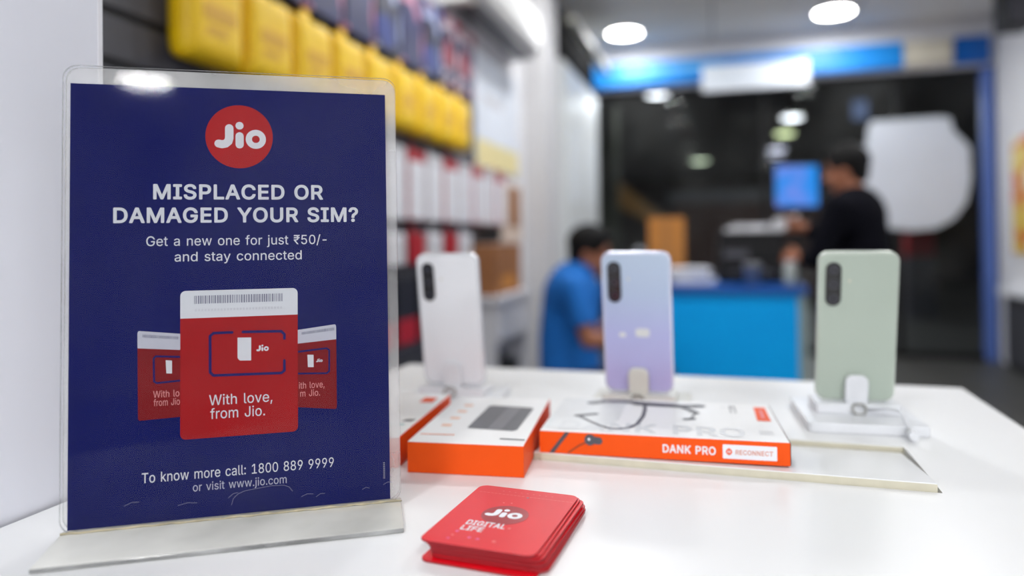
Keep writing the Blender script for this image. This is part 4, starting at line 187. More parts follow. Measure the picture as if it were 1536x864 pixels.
# ------------------------------------------------------------------ mesh helpers
class MB:
    def __init__(s): s.bm = bmesh.new(); s.mats = []
    def mi(s, m):
        if m not in s.mats: s.mats.append(m)
        return s.mats.index(m)
    def box(s, x0, x1, y0, y1, z0, z1, m):
        v = [s.bm.verts.new((x, y, z)) for z in (z0, z1) for x, y in ((x0, y0), (x1, y0), (x1, y1), (x0, y1))]
        i = s.mi(m)
        for f in ((3, 2, 1, 0), (4, 5, 6, 7), (0, 1, 5, 4), (1, 2, 6, 5), (2, 3, 7, 6), (3, 0, 4, 7)):
            s.bm.faces.new([v[k] for k in f]).material_index = i
        return s
    def prism(s, pts, h0, h1, m, axis='z', side=None):      # pts 2D CCW; axis: extrude direction
        def c(p, h):
            return (p[0], p[1], h) if axis == 'z' else ((p[0], h, p[1]) if axis == 'y' else (h, p[0], p[1]))
        a = [s.bm.verts.new(c(p, h0)) for p in pts]; b = [s.bm.verts.new(c(p, h1)) for p in pts]
        i = s.mi(m); j = s.mi(side) if side else i
        s.bm.faces.new(a[::-1]).material_index = i; s.bm.faces.new(b).material_index = i
        n = len(pts)
        for k in range(n):
            s.bm.faces.new((a[k], a[(k + 1) % n], b[(k + 1) % n], b[k])).material_index = j
        return s
    def flat(s, pts, h, m, axis='y'):                        # a printed patch
        f = s.bm.faces.new([s.bm.verts.new((p[0], h, p[1]) if axis == 'y' else (p[0], p[1], h)) for p in pts])
        f.material_index = s.mi(m); return s
    def lathe(s, prof, m, n=32, c=(0, 0, 0), smooth=True):   # prof: (r, z)
        i = s.mi(m); rings = []
        for r, z in prof:
            rings.append([s.bm.verts.new((c[0] + r * math.cos(2 * PI * k / n), c[1] + r * math.sin(2 * PI * k / n), c[2] + z)) for k in range(n)])
        for a, b in zip(rings, rings[1:]):
            for k in range(n):
                f = s.bm.faces.new((a[k], a[(k + 1) % n], b[(k + 1) % n], b[k])); f.material_index = i; f.smooth = smooth
        for rg, rev in ((rings[0], True), (rings[-1], False)):
            f = s.bm.faces.new(rg[::-1] if rev else rg); f.material_index = i
        return s
    def tube(s, pts, r, m, n=8):
        i = s.mi(m); pts = [Vector(p) for p in pts]; rings = []
        for k, p in enumerate(pts):
            t = (pts[min(k + 1, len(pts) - 1)] - pts[max(k - 1, 0)]).normalized()
            a = t.cross(Vector((0.3, 0.2, 1)) if abs(t.z) < .9 else Vector((1, 0, 0))).normalized(); b = t.cross(a)
            rr = r[k] if isinstance(r, (list, tuple)) else r
            rings.append([s.bm.verts.new(p + a * rr * math.cos(2 * PI * q / n) + b * rr * math.sin(2 * PI * q / n)) for q in range(n)])
        for a, b in zip(rings, rings[1:]):
            for q in range(n):
                f = s.bm.faces.new((a[q], a[(q + 1) % n], b[(q + 1) % n], b[q])); f.material_index = i; f.smooth = True
        s.bm.faces.new(rings[0][::-1]).material_index = i; s.bm.faces.new(rings[-1]).material_index = i
        return s
    def ball(s, c, r, m, seg=16, scale=(1, 1, 1), rot=None):
        mt = Matrix.Translation(c) @ (rot.to_4x4() if rot else Matrix()) @ Matrix.Diagonal((*scale, 1))
        g = bmesh.ops.create_uvsphere(s.bm, u_segments=seg, v_segments=max(6, seg // 2), radius=r, matrix=mt)
        i = s.mi(m)
        for v in g['verts']:
            for f in v.link_faces: f.material_index = i; f.smooth = True
        return s
    def cone(s, a, b, r0, r1, m, n=14, caps=True):
        return s.tube([a, b], [r0, r1], m, n)
    def text(s, body, x, y, w, cap, h, m, axis='y', bold=0.0, ang=0):    # left x, baseline y, width w, capital height
        G = GB if bold > .015 else GR; cx = 0; vs_ = []; fs = []
        for ch in body:
            if ch == ' ': cx += 270; continue
            a, v, f = G[ch]; n0 = len(vs_)
            vs_ += [(cx + int(q.split(',')[0]), int(q.split(',')[1])) for q in v.split()]
            fs += [[n0 + int(q) for q in t.split(',')] for t in f.split()]; cx += a
        x0 = min(p[0] for p in vs_); x1 = max(p[0] for p in vs_); H = CAPB if G is GB else CAPR
        sx = w / (x1 - x0); e = 22 if G is GB else 3; sy = cap / (H + e); i = s.mi(m); ca, sa = math.cos(ang), math.sin(ang); vs = []
        for px, py in vs_:
            lx = (px - x0) * sx; ly = (py + e) * sy
            p = (x + lx * ca - ly * sa, y + lx * sa + ly * ca)
            vs.append(s.bm.verts.new((p[0], h, p[1]) if axis == 'y' else (p[0], p[1], h)))
        for f in fs:
            try: s.bm.faces.new([vs[k] for k in f]).material_index = i
            except ValueError: pass
        return s
    def stroke(s, pts, wd, h, m, axis='y'):                  # round-ended printed stroke, one outline
        i = s.mi(m); r = wd / 2; n = len(pts)
        def P(x, y): return s.bm.verts.new((x, h, y) if axis == 'y' else (x, y, h))
        ang = [math.atan2(q[1] - p[1], q[0] - p[0]) for p, q in zip(pts, pts[1:])]
        L = []; Rr = []
        for k in range(n):
            if k == 0: a, rr = ang[0], r
            elif k == n - 1: a, rr = ang[-1], r
            else:
                d = (ang[k] - ang[k - 1] + PI) % (2 * PI) - PI; a = ang[k - 1] + d / 2; rr = r / max(.6, math.cos(d / 2))
            L.append(P(pts[k][0] - rr * math.sin(a), pts[k][1] + rr * math.cos(a))); Rr.append(P(pts[k][0] + rr * math.sin(a), pts[k][1] - rr * math.cos(a)))
        for k in range(n - 1): s.bm.faces.new((Rr[k], Rr[k + 1], L[k + 1], L[k])).material_index = i
        s.bm.faces.new([L[0]] + [P(pts[0][0] + r * math.cos(ang[0] + PI / 2 + PI * k / 8), pts[0][1] + r * math.sin(ang[0] + PI / 2 + PI * k / 8)) for k in range(1, 8)] + [Rr[0]]).material_index = i
        s.bm.faces.new([Rr[-1]] + [P(pts[-1][0] + r * math.cos(ang[-1] - PI / 2 + PI * k / 8), pts[-1][1] + r * math.sin(ang[-1] - PI / 2 + PI * k / 8)) for k in range(1, 8)] + [L[-1]]).material_index = i
        return s
    def ring(s, cx, cy, r0, r1, h, m, axis='y', n=28):
        i = s.mi(m)
        def P(r, k): x, y = cx + r * math.cos(2 * PI * k / n), cy + r * math.sin(2 * PI * k / n); return s.bm.verts.new((x, h, y) if axis == 'y' else (x, y, h))
        a = [P(r0, k) for k in range(n)]; b = [P(r1, k) for k in range(n)]
        for k in range(n): s.bm.faces.new((a[k], b[k], b[(k + 1) % n], a[(k + 1) % n])).material_index = i
        return s
    def jio(s, x, y, w, h, m, axis='y'):                     # rounded three-letter word mark, left x, bottom y, width w
        k = w / 195.0
        q = lambda a, b: (x + (a - 665) * k, y + (370 - b) * k)
        s.stroke([q(*p) for p in ((721, 288), (721, 328), (717, 342), (707, 351), (694, 354), (681, 351))], 32 * k, h, m, axis)
        s.stroke([q(760, 319), q(760, 354)], 31 * k, h, m, axis)
        s.ring(*q(760, 277), 0.001 * k, 15.5 * k, h, m, axis); s.ring(*q(822, 331), 15 * k, 39 * k, h, m, axis)
        return s
    def build(s, name, parent=None, loc=None, rotz=None, bevel=0, seg=2, smooth=False, sub=0):
        bmesh.ops.recalc_face_normals(s.bm, faces=s.bm.faces) if bevel or sub else None
        me = bpy.data.meshes.new(name); s.bm.to_mesh(me); s.bm.free()
        for m in s.mats: me.materials.append(m)
        o = bpy.data.objects.new(name, me); COL.objects.link(o)
        if parent: o.parent = parent
        if loc is not None: o.location = loc
        if rotz is not None: o.rotation_euler = (0, 0, rotz)
        if bevel:
            b = o.modifiers.new('bevel', 'BEVEL'); b.width = bevel; b.segments = seg; b.limit_method = 'ANGLE'
        if sub:
            b = o.modifiers.new('sub', 'SUBSURF'); b.levels = sub; b.render_levels = sub
        if smooth:
            for p in me.polygons: p.use_smooth = True
        return o
def tag(o, label, cat, group=None):
    o['label'] = label; o['category'] = cat
    if group: o['group'] = group
    return o
def thing(name, label, cat, loc=(0, 0, 0), rot=(0, 0, 0), group=None):
    o = bpy.data.objects.new(name, None); COL.objects.link(o); o.empty_display_size = .05
    o.location = loc; o.rotation_euler = rot
    return tag(o, label, cat, group)
def struct(o): o['kind'] = 'structure'; return o
def copy_thing(src, loc, rotz, label, group=None):
    r = src.copy(); COL.objects.link(r); r.location = loc; r.rotation_euler = (src.rotation_euler.x, src.rotation_euler.y, rotz); r['label'] = label
    if group: r['group'] = group
    for ch in list(src.children):
        c = ch.copy(); COL.objects.link(c); c.parent = r
        for g in list(ch.children):
            d = g.copy(); COL.objects.link(d); d.parent = c
    return r
def rrect(x0, x1, y0, y1, r, n=6, corners=(1, 1, 1, 1)):     # CCW from bottom-left
    pts = []
    for (cx, cy, a), on in zip(((x0 + r, y0 + r, PI), (x1 - r, y0 + r, 1.5 * PI), (x1 - r, y1 - r, 0), (x0 + r, y1 - r, .5 * PI)), corners):
        if on:
            for k in range(n + 1): t = a + PI / 2 * k / n; pts.append((cx + r * math.cos(t), cy + r * math.sin(t)))
        else:
            pts.append(((x0 if cx < (x0 + x1) / 2 else x1), (y0 if cy < (y0 + y1) / 2 else y1)))
    return pts

# ------------------------------------------------------------------ room shell (room axes: u across, v away from the camera)
UL, UR, VB, VF = -1.30, 2.44, 7.30, -8.6
def rbox(name, u0, u1, v0, v1, z0, z1, m, bevel=0):
    return MB().box(u0, u1, v0, v1, z0, z1, m).build(name, rotz=-RY, bevel=bevel)
struct(rbox('floor', UL - .2, UR + .2, VF - .2, VB + .1, -.1, 0, grid_mat('floor_tiles', (64, 64, 62), (45, 45, 44), .6, .6, .006, .45)))
struct(rbox('ceiling', UL - .2, UR + .2, VF - .2, VB + .1, CEIL, CEIL + .1, grid_mat('ceiling_panels', (238, 234, 228), (150, 150, 152), 1.2, 1.2, .008, .7)))
struct(rbox('wall_left', UL - .15, UL, VF - .15, VB, 0, CEIL, wall_white))
struct(rbox('wall_right', UR, UR + .15, VF - .15, VB, 0, CEIL, wall_white))
struct(rbox('wall_front', UL, UR, VF - .15, VF, 0, CEIL, wall_white))
struct(rbox('wall_back', UL, UR, VB - .02, VB + .1, EYE + 1.50, CEIL, wall_white))
# shop window: glass with a dark frame and blue filmed jamb
wf = MB()
for u in (UL + .02, .45, 1.62): wf.box(u, u + .05, VB - .01, VB + .05, .06, EYE + 1.50, k_black)
wf.box(UL, UR, VB - .01, VB + .05, 0, .06, k_black).box(UL, UR, VB - .01, VB + .05, EYE + 1.46, EYE + 1.50, k_black)
g = struct(MB().box(UL + .02, UR - .1, VB + .01, VB + .02, .06, EYE + 1.46, glass).build('window_1', rotz=-RY))
wfo = wf.build('window_frame'); wfo.parent = g
struct(rbox('trim_1', UR - .115, UR - .03, VB - .06, VB + .05, 0, EYE + 1.50, film_blue, .004))
# outside, seen through the glass: dark arcade
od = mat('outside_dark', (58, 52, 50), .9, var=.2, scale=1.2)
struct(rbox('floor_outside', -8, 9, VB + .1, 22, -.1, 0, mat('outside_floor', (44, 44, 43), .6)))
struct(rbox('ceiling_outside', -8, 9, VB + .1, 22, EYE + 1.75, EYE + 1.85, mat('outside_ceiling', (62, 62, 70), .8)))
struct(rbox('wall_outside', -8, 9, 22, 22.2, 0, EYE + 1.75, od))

# ------------------------------------------------------------------ ceiling lamps
lamp_em = emis('lamp_glow', (255, 253, 248), 26)
def downlight(u, v, label, z=CEIL, r=.155, power=LAMP_W, em=lamp_em, group='round ceiling downlights in the shop'):
    t = thing('ceiling_lamp', label, 'ceiling lamp', R(u, v, z), (0, 0, -RY), group)
    MB().lathe([(r + .02, 0), (r + .02, -.012), (r, -.018), (r - .004, -.006), (r - .004, -.002)], lamp_white, 36).build('trim_ring', t)
    MB().lathe([(r - .006, -.008), (r - .006, -.014), (r * .6, -.018), (.005, -.019)], em, 36).build('diffuser', t)
    if power:
        ld = bpy.data.lights.new('lamp_light', 'AREA'); ld.shape = 'DISK'; ld.size = 2 * r; ld.energy = power; ld.color = (.97, .985, 1)
        lo = bpy.data.objects.new('lamp_light', ld); COL.objects.link(lo); lo.parent = t; lo.location = (0, 0, -.03)
    return t
downlight(-.80, 6.72, 'round white ceiling downlight left of the other, above the blue sign band')
downlight(1.02, 6.66, 'round white ceiling downlight nearest the top edge, right of the other one')
hit = Vector((0, 0, EYE)) + ray(219, 122) * .50                     # the lamp that the sign mirrors hangs deep in the shop behind the viewer
SLEAN_, SYAW_ = .0387, -.2461
nrm = Vector((-math.sin(SYAW_) * math.cos(SLEAN_), -math.cos(SYAW_) * math.cos(SLEAN_), math.sin(SLEAN_)))
rf = ray(219, 122).normalized(); rf = rf - 2 * rf.dot(nrm) * nrm
lu, lv = uv(hit + rf * ((CEIL - hit.z) / rf.z)); print('mirrored lamp', lu, lv)
downlight(lu, lv, 'round ceiling downlight deep in the shop, seen only mirrored in the top of the sign', r=.21, em=emis('lamp_bright', (255, 255, 255), 110))
for v, pw in ((4.4, 14), (2.7, 15), (-1.1, 15), (-2.7, 24), (-4.7, 24)):
    for u in (-.55, 1.2):
        downlight(u, v, 'round ceiling downlight overhead, out of the picture above the counter', power=pw)

for q, (px, py, dd) in enumerate(((985, 141, 8.6), (1188, 174, 10.4), (1177, 198, 12.0), (1166, 226, 14.2), (1164, 238, 15.4), (1050, 239, 16.2))):  # lamps added beyond the glass, standing in for shop lamps reflected in it
    p = at(px, py, dd); u, v = uv(p)
    col = ((250, 250, 255), (250, 252, 255), (238, 250, 190), (235, 235, 255), (220, 220, 240), (225, 240, 205))[q]
    lab = ('small lamp added for a reflection in the glass, nearest one, under the blue band', 'topmost small white lamp of the cluster added for glass reflections',
           'greenish yellow lamp just below the topmost one of the added reflection cluster', 'small bluish white lamp third from the top in the added reflection cluster',
           'faintest lowest lamp of the added reflection cluster above the blue screen', 'lone dim greenish lamp left of the cluster, added for a glass reflection')[q]
    downlight(u, v, lab, EYE + 1.75, (.13, .15, .16, .17, .17, .2)[q], (25, 40, 0, 40, 0, 40)[q], emis('reflection_lamp_glow', col, (9, 8, 5, 4, 2.5, 4)[q]), 'lamps added beyond the glass for reflections in it')

# ------------------------------------------------------------------ display table
dt = thing('display_table', 'white laminate display table with an inset panel, carrying the phones and boxes', 'table', (.5606, .8856, 0), (0, 0, -TYAW))
LX0, LX1, LY0, LY1 = -.445, -.127, -.413, -.291
TW, TD = -.7555, -.95
b = MB()
for x0, x1, y0, y1 in ((TW, LX0, TD, 0), (LX1, 0, TD, 0), (LX0, LX1, TD, LY0), (LX0, LX1, LY1, 0)):
    b.box(x0, x1, y0, y1, TZ - .036, TZ, white_lam)
bmesh.ops.remove_doubles(b.bm, verts=b.bm.verts, dist=1e-5)
b.box(LX0 - .02, LX1 + .02, LY0 - .02, LY1 + .02, TZ - .06, TZ - .036, dark_gap)
b.build('tabletop', dt)
MB().box(TW + .0005, -.0005, -.003, .0008, TZ - .034, TZ - .003, core).box(-.002, .0009, TD, 0, TZ - .034, TZ - .003, core).box(TW - .0012, TW + .001, TD, 0, TZ - .036, TZ - .0005, dark_gap).build('edge_band', dt)
lid = MB().box(0, LX1 - LX0 - .005, 0, LY1 - LY0 - .005, -.010, 0, core)
lid.box(0.0, LX1 - LX0 - .005, 0.0, LY1 - LY0 - .005, 0, .0008, white_lam)
lo = lid.build('inset_panel', dt); lo.location = (LX0 + .002, LY0 + .002, TZ + .0054); lo.rotation_euler = (-math.atan2(.0112, .118), 0, 0)
lo['label'] = 'tilted white inset panel with a raised front edge'
MB().box(LX0 + .0, LX1, LY1 - .001, LY1 + .0005, TZ - .03, TZ - .0008, core).build('recess_lining', dt)
MB().box(TW + .03, -.03, TD + .06, -.04, .08, TZ - .06, white_lam).build('cabinet_body', dt)
MB().box(TW + .06, -.06, TD + .1, -.07, 0, .08, k_dark).build('plinth', dt)

# tall white partition beside the table
MB().box(-.034, 0, -.95, 0, 0, 2.6, part_white).box(-.036, .0006, -.003, .002, 0, 2.6, mat('edge_strip', (235, 235, 240), .4)).build('partition_panel', loc=(-.3300, .5680, 0), rotz=-TYAW, bevel=.001)
tag(bpy.data.objects['partition_panel'], 'tall plain white partition panel along the left edge of the table', 'partition')

# ------------------------------------------------------------------ sign holder and poster
S = 1.419
SX, SY, SYAW, SLEAN = -.2078 * S, .3283 * S, -.2461, .0387
srot = (-SLEAN, 0, -SYAW)
sorg = Vector((SX, SY, TZ + .0045))
sh = thing('sign_holder', 'clear acrylic upright sign holder with a yellowed foot, standing at the front of the table', 'sign holder', (SX, SY, TZ), (0, 0, -SYAW))
def sheet(y0, y1, name, am):
    o = MB().prism(rrect(-.0035, .2175, -.001, .3095, .009, 6, (1, 1, 1, 1)), y0, y1, am, 'y', acryl_edge).build(name, sh)
    o.location = (0, 0, .0045); o.rotation_euler = (-SLEAN, 0, 0); return o
sheet(-.0042, -.0017, 'front_sheet', acryl); sheet(.0017, .0042, 'back_sheet', acryl_back)
ft = MB().prism([(-.0035 + .000, .004), (.2180, .004), (.2150, -.0525), (-.003, -.0525)][::-1], .0003, .0034, acryl_foot, 'z', acryl_edge)
ft.build('foot', sh, bevel=.0006)['label'] = 'milky yellowed flat acrylic foot reaching forward'
bd = MB(); n = 40
bd.tube([(-.003 + .221 * k / n, -.0035 + .0004 * math.sin(k * 2.3), .0040 + .0003 * math.sin(k * 1.7)) for k in range(n + 1)], [.0008 + .0003 * math.sin(k * 3.1) for k in range(n + 1)], bead_m)
bd.build('bend_seam', sh)
for x, z, L, a in ((.035, .014, .009, .2), (.068, .011, .012, .05), (.100, .013, .006, .5), (.148, .009, .008, .15), (.158, .008, .006, .3), (.19, .010, .005, .1), (.205, .012, .006, .2), (0, 0, 0, 0)):
    pts = [(x, z), (x + L * .5, z + L * a * .5 + .001), (x + L, z + L * a)] if L else [(.102, .008), (.103, .012), (.106, .0150), (.111, .0168), (.128, .0185), (.136, .0182), (.140, .0165), (.142, .0135)]
    o = MB().stroke(pts, .00035, -.00428, mat('scuff_pale', (104, 106, 132), .5)).build('scratch', sh); o.location = (0, 0, .0045); o.rotation_euler = (-SLEAN, 0, 0)

po = thing('paper_poster', 'dark blue printed poster about replacing a lost SIM, inside the sign holder', 'poster', sorg, srot)
MB().box(0, .148 * S, -.0001, .0001, .0002, .210 * S, navy).build('paper_sheet', po)
k = S / 1000
lb = MB(); lb.ring(75.7 * k, 186 * k, .0001, 15.9 * k, -.0003, mat('logo_red', (162, 6, 16), .5, spec=.15), n=64); lb.jio(64.0 * k, 180 * k, 24.2 * k, -.0005, p_soft); lb.build('logo_badge', po)
tx = MB()
def T(body, x, y, w, cap, m=p_soft, bold=.02): tx.text(body, x * k, y * k, w * k, cap * k, -.0003, m, 'y', bold)
T('MISPLACED OR', 36.2, 154.4, 79.7, 7.5, bold=.038)
T('DAMAGED YOUR SIM?', 18.7, 142.9, 114.7, 7.5, bold=.038)
T('Get a new one for just ₹50/-', 33.2, 131.7, 84.3, 4.7, bold=.012)
T('and stay connected', 45.8, 124.0, 59.4, 4.6, bold=.012)
T('To know more call: 1800 889 9999', 31.5, 18.9, 88.5, 4.7, bold=.01)
T('or visit www.jio.com', 54.0, 12.9, 43.2, 3.9, mat('print_softwhite', (165, 168, 186), .5), bold=.0)
for i in range(9): tx.flat([((144.6) * k, (10.7 + i * .95) * k), (145.5 * k, (10.7 + i * .95) * k), (145.5 * k, (11.3 + i * .95) * k), (144.6 * k, (11.3 + i * .95) * k)], -.0003, p_grey)
tx.build('lettering', po)
def simcard(name, quad, wb, h, main, front):
    # quad: bl, br, tr, tl in sheet mm ; wb: white band height left/right
    (x0, y0), (x1, y1), (x2, y2), (x3, y3) = quad
    m = MB()
    red, wht = (p_red, p_soft) if main else (p_darkred, mat('print_dull_white', (176, 178, 190), .5))
    def q(a, bb): # bilinear
        return ((x0 * (1 - a) + x1 * a) * (1 - bb) + (x3 * (1 - a) + x2 * a) * bb, (y0 * (1 - a) + y1 * a) * (1 - bb) + (y3 * (1 - a) + y2 * a) * bb)
    def Q(a, bb): c = q(a, bb); return (c[0] * k, c[1] * k)
    def rr(a0, a1, b0, b1, ra, rb, corners=(1, 1, 1, 1)):
        base = rrect(0, 1, 0, 1, .5, 5)
        out = []
        for (cx, cy, an), on in zip(((a0 + ra, b0 + rb, PI), (a1 - ra, b0 + rb, 1.5 * PI), (a1 - ra, b1 - rb, 0), (a0 + ra, b1 - rb, .5 * PI)), corners):
            if on:
                for t in range(6): A = an + PI / 2 * t / 5; out.append(Q(cx + ra * math.cos(A), cy + rb * math.sin(A)))
            else: out.append(Q(a0 if cx < (a0 + a1) / 2 else a1, b0 if cy < (b0 + b1) / 2 else b1))
        return out
    ra, rb = (.045, .035)
    left_sq, right_sq = (1, 1, 1, 1), None
    cn = (1, 1) if main else ((1, 0) if front == 'l' else (0, 1))
    m.flat(rr(0, 1, 0, 1 - wb, ra, rb, (cn[0], cn[1], 0, 0)), h, red)
    m.flat(rr(0, 1, 1 - wb, 1, ra, rb, (0, 0, cn[1], cn[0])), h, wht)
    xs = .115; random.seed(3)
    while xs < (.87 if main else .95):
        w = random.choice((.006, .009, .013)); 
        m.flat([Q(xs, .91 + .02 * (not main)), Q(xs + w, .91 + .02 * (not main)), Q(xs + w, .965), Q(xs, .965)], h - .0001, p_grey); xs += w + random.choice((.006, .009))
    return m, Q
a, Q = simcard('x', [(48.4, 38.0), (102.8, 38.0), (103.1, 109.6), (48.4, 109.6)], .187, -.0006, True, None)
# sim outline
def L(pts, w, m): a.stroke([(x * k, y * k) for x, y in pts], w * k, -.0008, m)
L([(72, 88.6), (63.5, 88.6), (61.9, 87.2), (61.9, 69.6), (63.4, 68.0), (95, 67.4), (96.5, 68.6), (96.5, 73.5)], 1.3, p_blue)
L([(77, 88.6), (95, 88.2), (96.6, 86.6), (96.6, 84.5)], 1.3, p_blue)
a.flat([(x * k, y * k) for x, y in ((75.6, 74.6), (80.8, 74.4), (80.9, 85.7), (74.5, 85.9), (74.5, 75.8))], -.0008, p_soft)
a.jio(83.3 * k, 78.7 * k, 5.8 * k, -.0008, p_soft)
a.text('With love,', 61.4 * k, 53.6 * k, 29.3 * k, 5.0 * k, -.0008, p_soft, 'y', .0)
a.text('from Jio.', 61.9 * k, 47.0 * k, 25.3 * k, 5.0 * k, -.0008, p_soft, 'y', .0)
for i in range(28): a.flat([((55 + i * 1.47) * k, 99.5 * k), ((55.9 + i * 1.47) * k, 99.5 * k), ((55.9 + i * 1.47) * k, 100.6 * k), ((55 + i * 1.47) * k, 100.6 * k)], -.0008, mat('print_palegrey', (190, 192, 200), .5))
a.build('printed_sim_card', po)['label'] = 'large red SIM card picture in the middle of the poster'
a, Q = simcard('x', [(29.8, 48.4), (48.6, 49.0), (48.5, 88.9), (29.4, 91.1)], .195, -.0003, False, 'l')
L2 = lambda pts, w, m: a.stroke([(x * k, y * k) for x, y in pts], w * k, -.0005, m)
L2([(48.3, 77.8), (37.5, 78.6), (36.6, 77.6), (36.8, 66.6), (38, 65.8), (48.3, 66.4)], .9, p_blue)
a.flat([(x * k, y * k) for x, y in ((42.2, 70.2), (44.7, 70.0), (44.7, 76.2), (41.9, 76.5))], -.0005, p_soft)
a.text('With lo', 36.4 * k, 58.9 * k, 11.6 * k, 3.2 * k, -.0005, p_faint, 'y', 0); a.text('from Jio', 36.6 * k, 54.9 * k, 11.6 * k, 3.2 * k, -.0005, p_faint, 'y', 0)
a.build('printed_sim_card', po)['label'] = 'darker red SIM card picture half hidden on the left'
a, Q = simcard('x', [(102.7, 49.9), (121.8, 47.6), (121.8, 90.6), (102.7, 88.4)], .178, -.0003, False, 'r')
L2([(103.2, 77.5), (117, 78.6), (118.3, 77.6), (118.2, 67), (117, 66), (103.2, 66.6)], .9, p_blue)
a.flat([(x * k, y * k) for x, y in ((107.8, 69.6), (110.6, 69.4), (110.6, 75.6), (107.6, 75.8))], -.0005, p_soft)
a.jio(111.8 * k, 71.8 * k, 3.2 * k, -.0005, p_soft)
a.text('ith love,', 103.4 * k, 59.0 * k, 12.4 * k, 3.2 * k, -.0005, p_faint, 'y', 0); a.text('m Jio.', 104 * k, 55.0 * k, 9.6 * k, 3.2 * k, -.0005, p_faint, 'y', 0)
a.build('printed_sim_card', po)['label'] = 'darker red SIM card picture half hidden on the right'

# ------------------------------------------------------------------ stack of red SIM folders
CW, CD = .0744, .1003
def folder(loc, yaw, label, thick=.0011, tilt=0):
    t = thing('sim_card_folder', label, 'sim card folder', loc, (tilt, 0, -yaw), 'red SIM card folders in the stack')
    MB().prism(rrect(0, CW, 0, CD, .0065, 6), 0, thick, card_red, 'z', card_side).build('folder_body', t, bevel=.00015, seg=1)
    return t
bx, by, byw = -.0418 * S, .3015 * S, .3531
av = Vector((math.cos(byw), -math.sin(byw), 0)); bv = Vector((math.sin(byw), math.cos(byw), 0))
names = ['bottom red SIM folder of the stack, its front left corner sticking out below the others', 'second red SIM folder from the bottom of the stack',
         'third red SIM folder from the bottom of the stack', 'fourth red SIM folder from the bottom of the stack', 'fifth red SIM folder, in the middle of the stack',
         'fourth red SIM folder from the top of the stack', 'third red SIM folder from the top of the stack', 'red SIM folder lying just under the topmost one', 'topmost red SIM folder of the stack, printed with white lettering']
offs = [(.001, -.0015, .015), (.0062, .0025, -.02), (.0052, .0035, -.005), (.0050, .003, -.012), (.0046, .0025, .0), (.0040, .0022, -.015), (.0034, .0015, .005), (.002, .001, -.008), (0, 0, 0)]
z = TZ + .0002
for i, (nm, (oa, ob, oy)) in enumerate(zip(names, offs)):
    p = Vector((bx, by, 0)) + av * oa + bv * ob; p.z = z
    t = folder(p, byw + oy, nm); z += .00135
    if i == 0: z += .0004
top = t; kk = S / 1000; h = .0011 + .0001
pr = MB()
for q_, (x, y, r, m) in enumerate(((12.5, 13.2, .9, pink), (12.2, 9.0, .7, ltred), (11.8, 5.4, .8, pink), (20.2, 8.6, .9, pink), (24.2, 8.4, .9, pink), (31.7, 8.2, .9, ltred), (33.2, 22.9, .7, ltred), (29.1, 60, .6, p_grey), (20.1, 50.3, .5, ltred), (24, 51, .5, ltred))):
    pr.ring(x * kk, y * kk, .00005, r * kk, h, m, 'z', 14)
for i in range(24):
    x = 3 + i * 2.05; pr.flat([(x * kk, 60.9 * kk), ((x + 1.5) * kk, 60.9 * kk), ((x + 1.5) * kk, 61.25 * kk), (x * kk, 61.25 * kk)], h, ltred, 'z')
for i in range(9):
    x = 14 + i * 3.2; pr.flat([(x * kk, 65 * kk), ((x + .9) * kk, 65 * kk), ((x + .9) * kk, 65.4 * kk), (x * kk, 65.4 * kk)], h, ltred, 'z')
pr.ring(26 * kk, 36.4 * kk, .00005, 11 * kk, h + .00003, halo, 'z', 40)
pr.build('printed_dots', top)
pt = MB(); pt.jio(16.6 * kk, 33.2 * kk, 17.6 * kk, h + .0001, p_white, 'z'); pt.build('word_mark', top)
pt = MB()
pt.text('DIGITAL', 12.6 * kk, 21.2 * kk, 18.6 * kk, 5.0 * kk, h + .0001, p_white, 'z', .06)
pt.text('LIFE', 12.6 * kk, 15.2 * kk, 10.4 * kk, 4.8 * kk, h + .0001, p_white, 'z', .06)
pt.build('slogan_lettering', top)

# ------------------------------------------------------------------ product boxes
def carton(name, label, cat, loc, yaw, w, d, hgt, group, tilt=0):
    t = thing(name, label, cat, loc, (tilt, 0, -yaw), group)
    MB().box(0, w, 0, d, 0, hgt - .0006, orange).box(.0004, w - .0004, .0004, d - .0004, hgt - .0006, hgt, boxwhite).build('carton_body', t, bevel=.0005, seg=2)
    return t
PBW, PBD, PBH = .0692 * S, .119 * S, .0181 * S
G1 = 'orange and white product boxes on the table'
pb = carton('product_box', 'orange sided white box with a dark device pictured on top, behind the red folders', 'box', (-.0629 * S, .4149 * S, TZ + .0003), .179, PBW, PBD, PBH, G1)
h = PBH + .0002; pr = MB()
q = [(28.3, 33.0), (57.5, 29.6), (59.8, 32.5), (61.8, 87.5), (59.5, 90.0), (31.5, 93.7), (29.6, 91.0), (28.0, 36.0)]
pr.flat([(x * kk, y * kk) for x, y in q], h, k_dark, 'z')
pr.flat([(x * kk, y * kk) for x, y in ((41, 32.2), (50, 31.2), (53, 89.8), (44, 91.2))], h + .0001, mat('device_sheen', (104, 104, 112), .35), 'z')
pr.build('device_picture', pb)
io = mat('icon_orange', (238, 150, 110), .5)
for x, y in ((13.4, 39.7), (14.3, 57.5), (14.4, 75.7), (14.8, 93)):
    MB().flat([((x - 3.2) * kk, (y - 4.6) * kk), ((x + 3.2) * kk, (y - 4.9) * kk), ((x + 3.2) * kk, (y + .9) * kk), ((x - 3.2) * kk, (y + 1.2) * kk)], h, mat('icon_pale', (240, 196, 172), .5), 'z').build('printed_icon', pb)
MB().flat([(3 * kk, 15.2 * kk), (24.2 * kk, 15.6 * kk), (24.2 * kk, 17.4 * kk), (3 * kk, 17 * kk)], h, io, 'z').build('printed_line', pb)
MB().flat([(53 * kk, 11 * kk), (68 * kk, 10.2 * kk), (68 * kk, 12.6 * kk), (53 * kk, 13.4 * kk)], h, k_dark, 'z').build('dark_caption', pb)
pr = MB()   # pale mark on the long right side
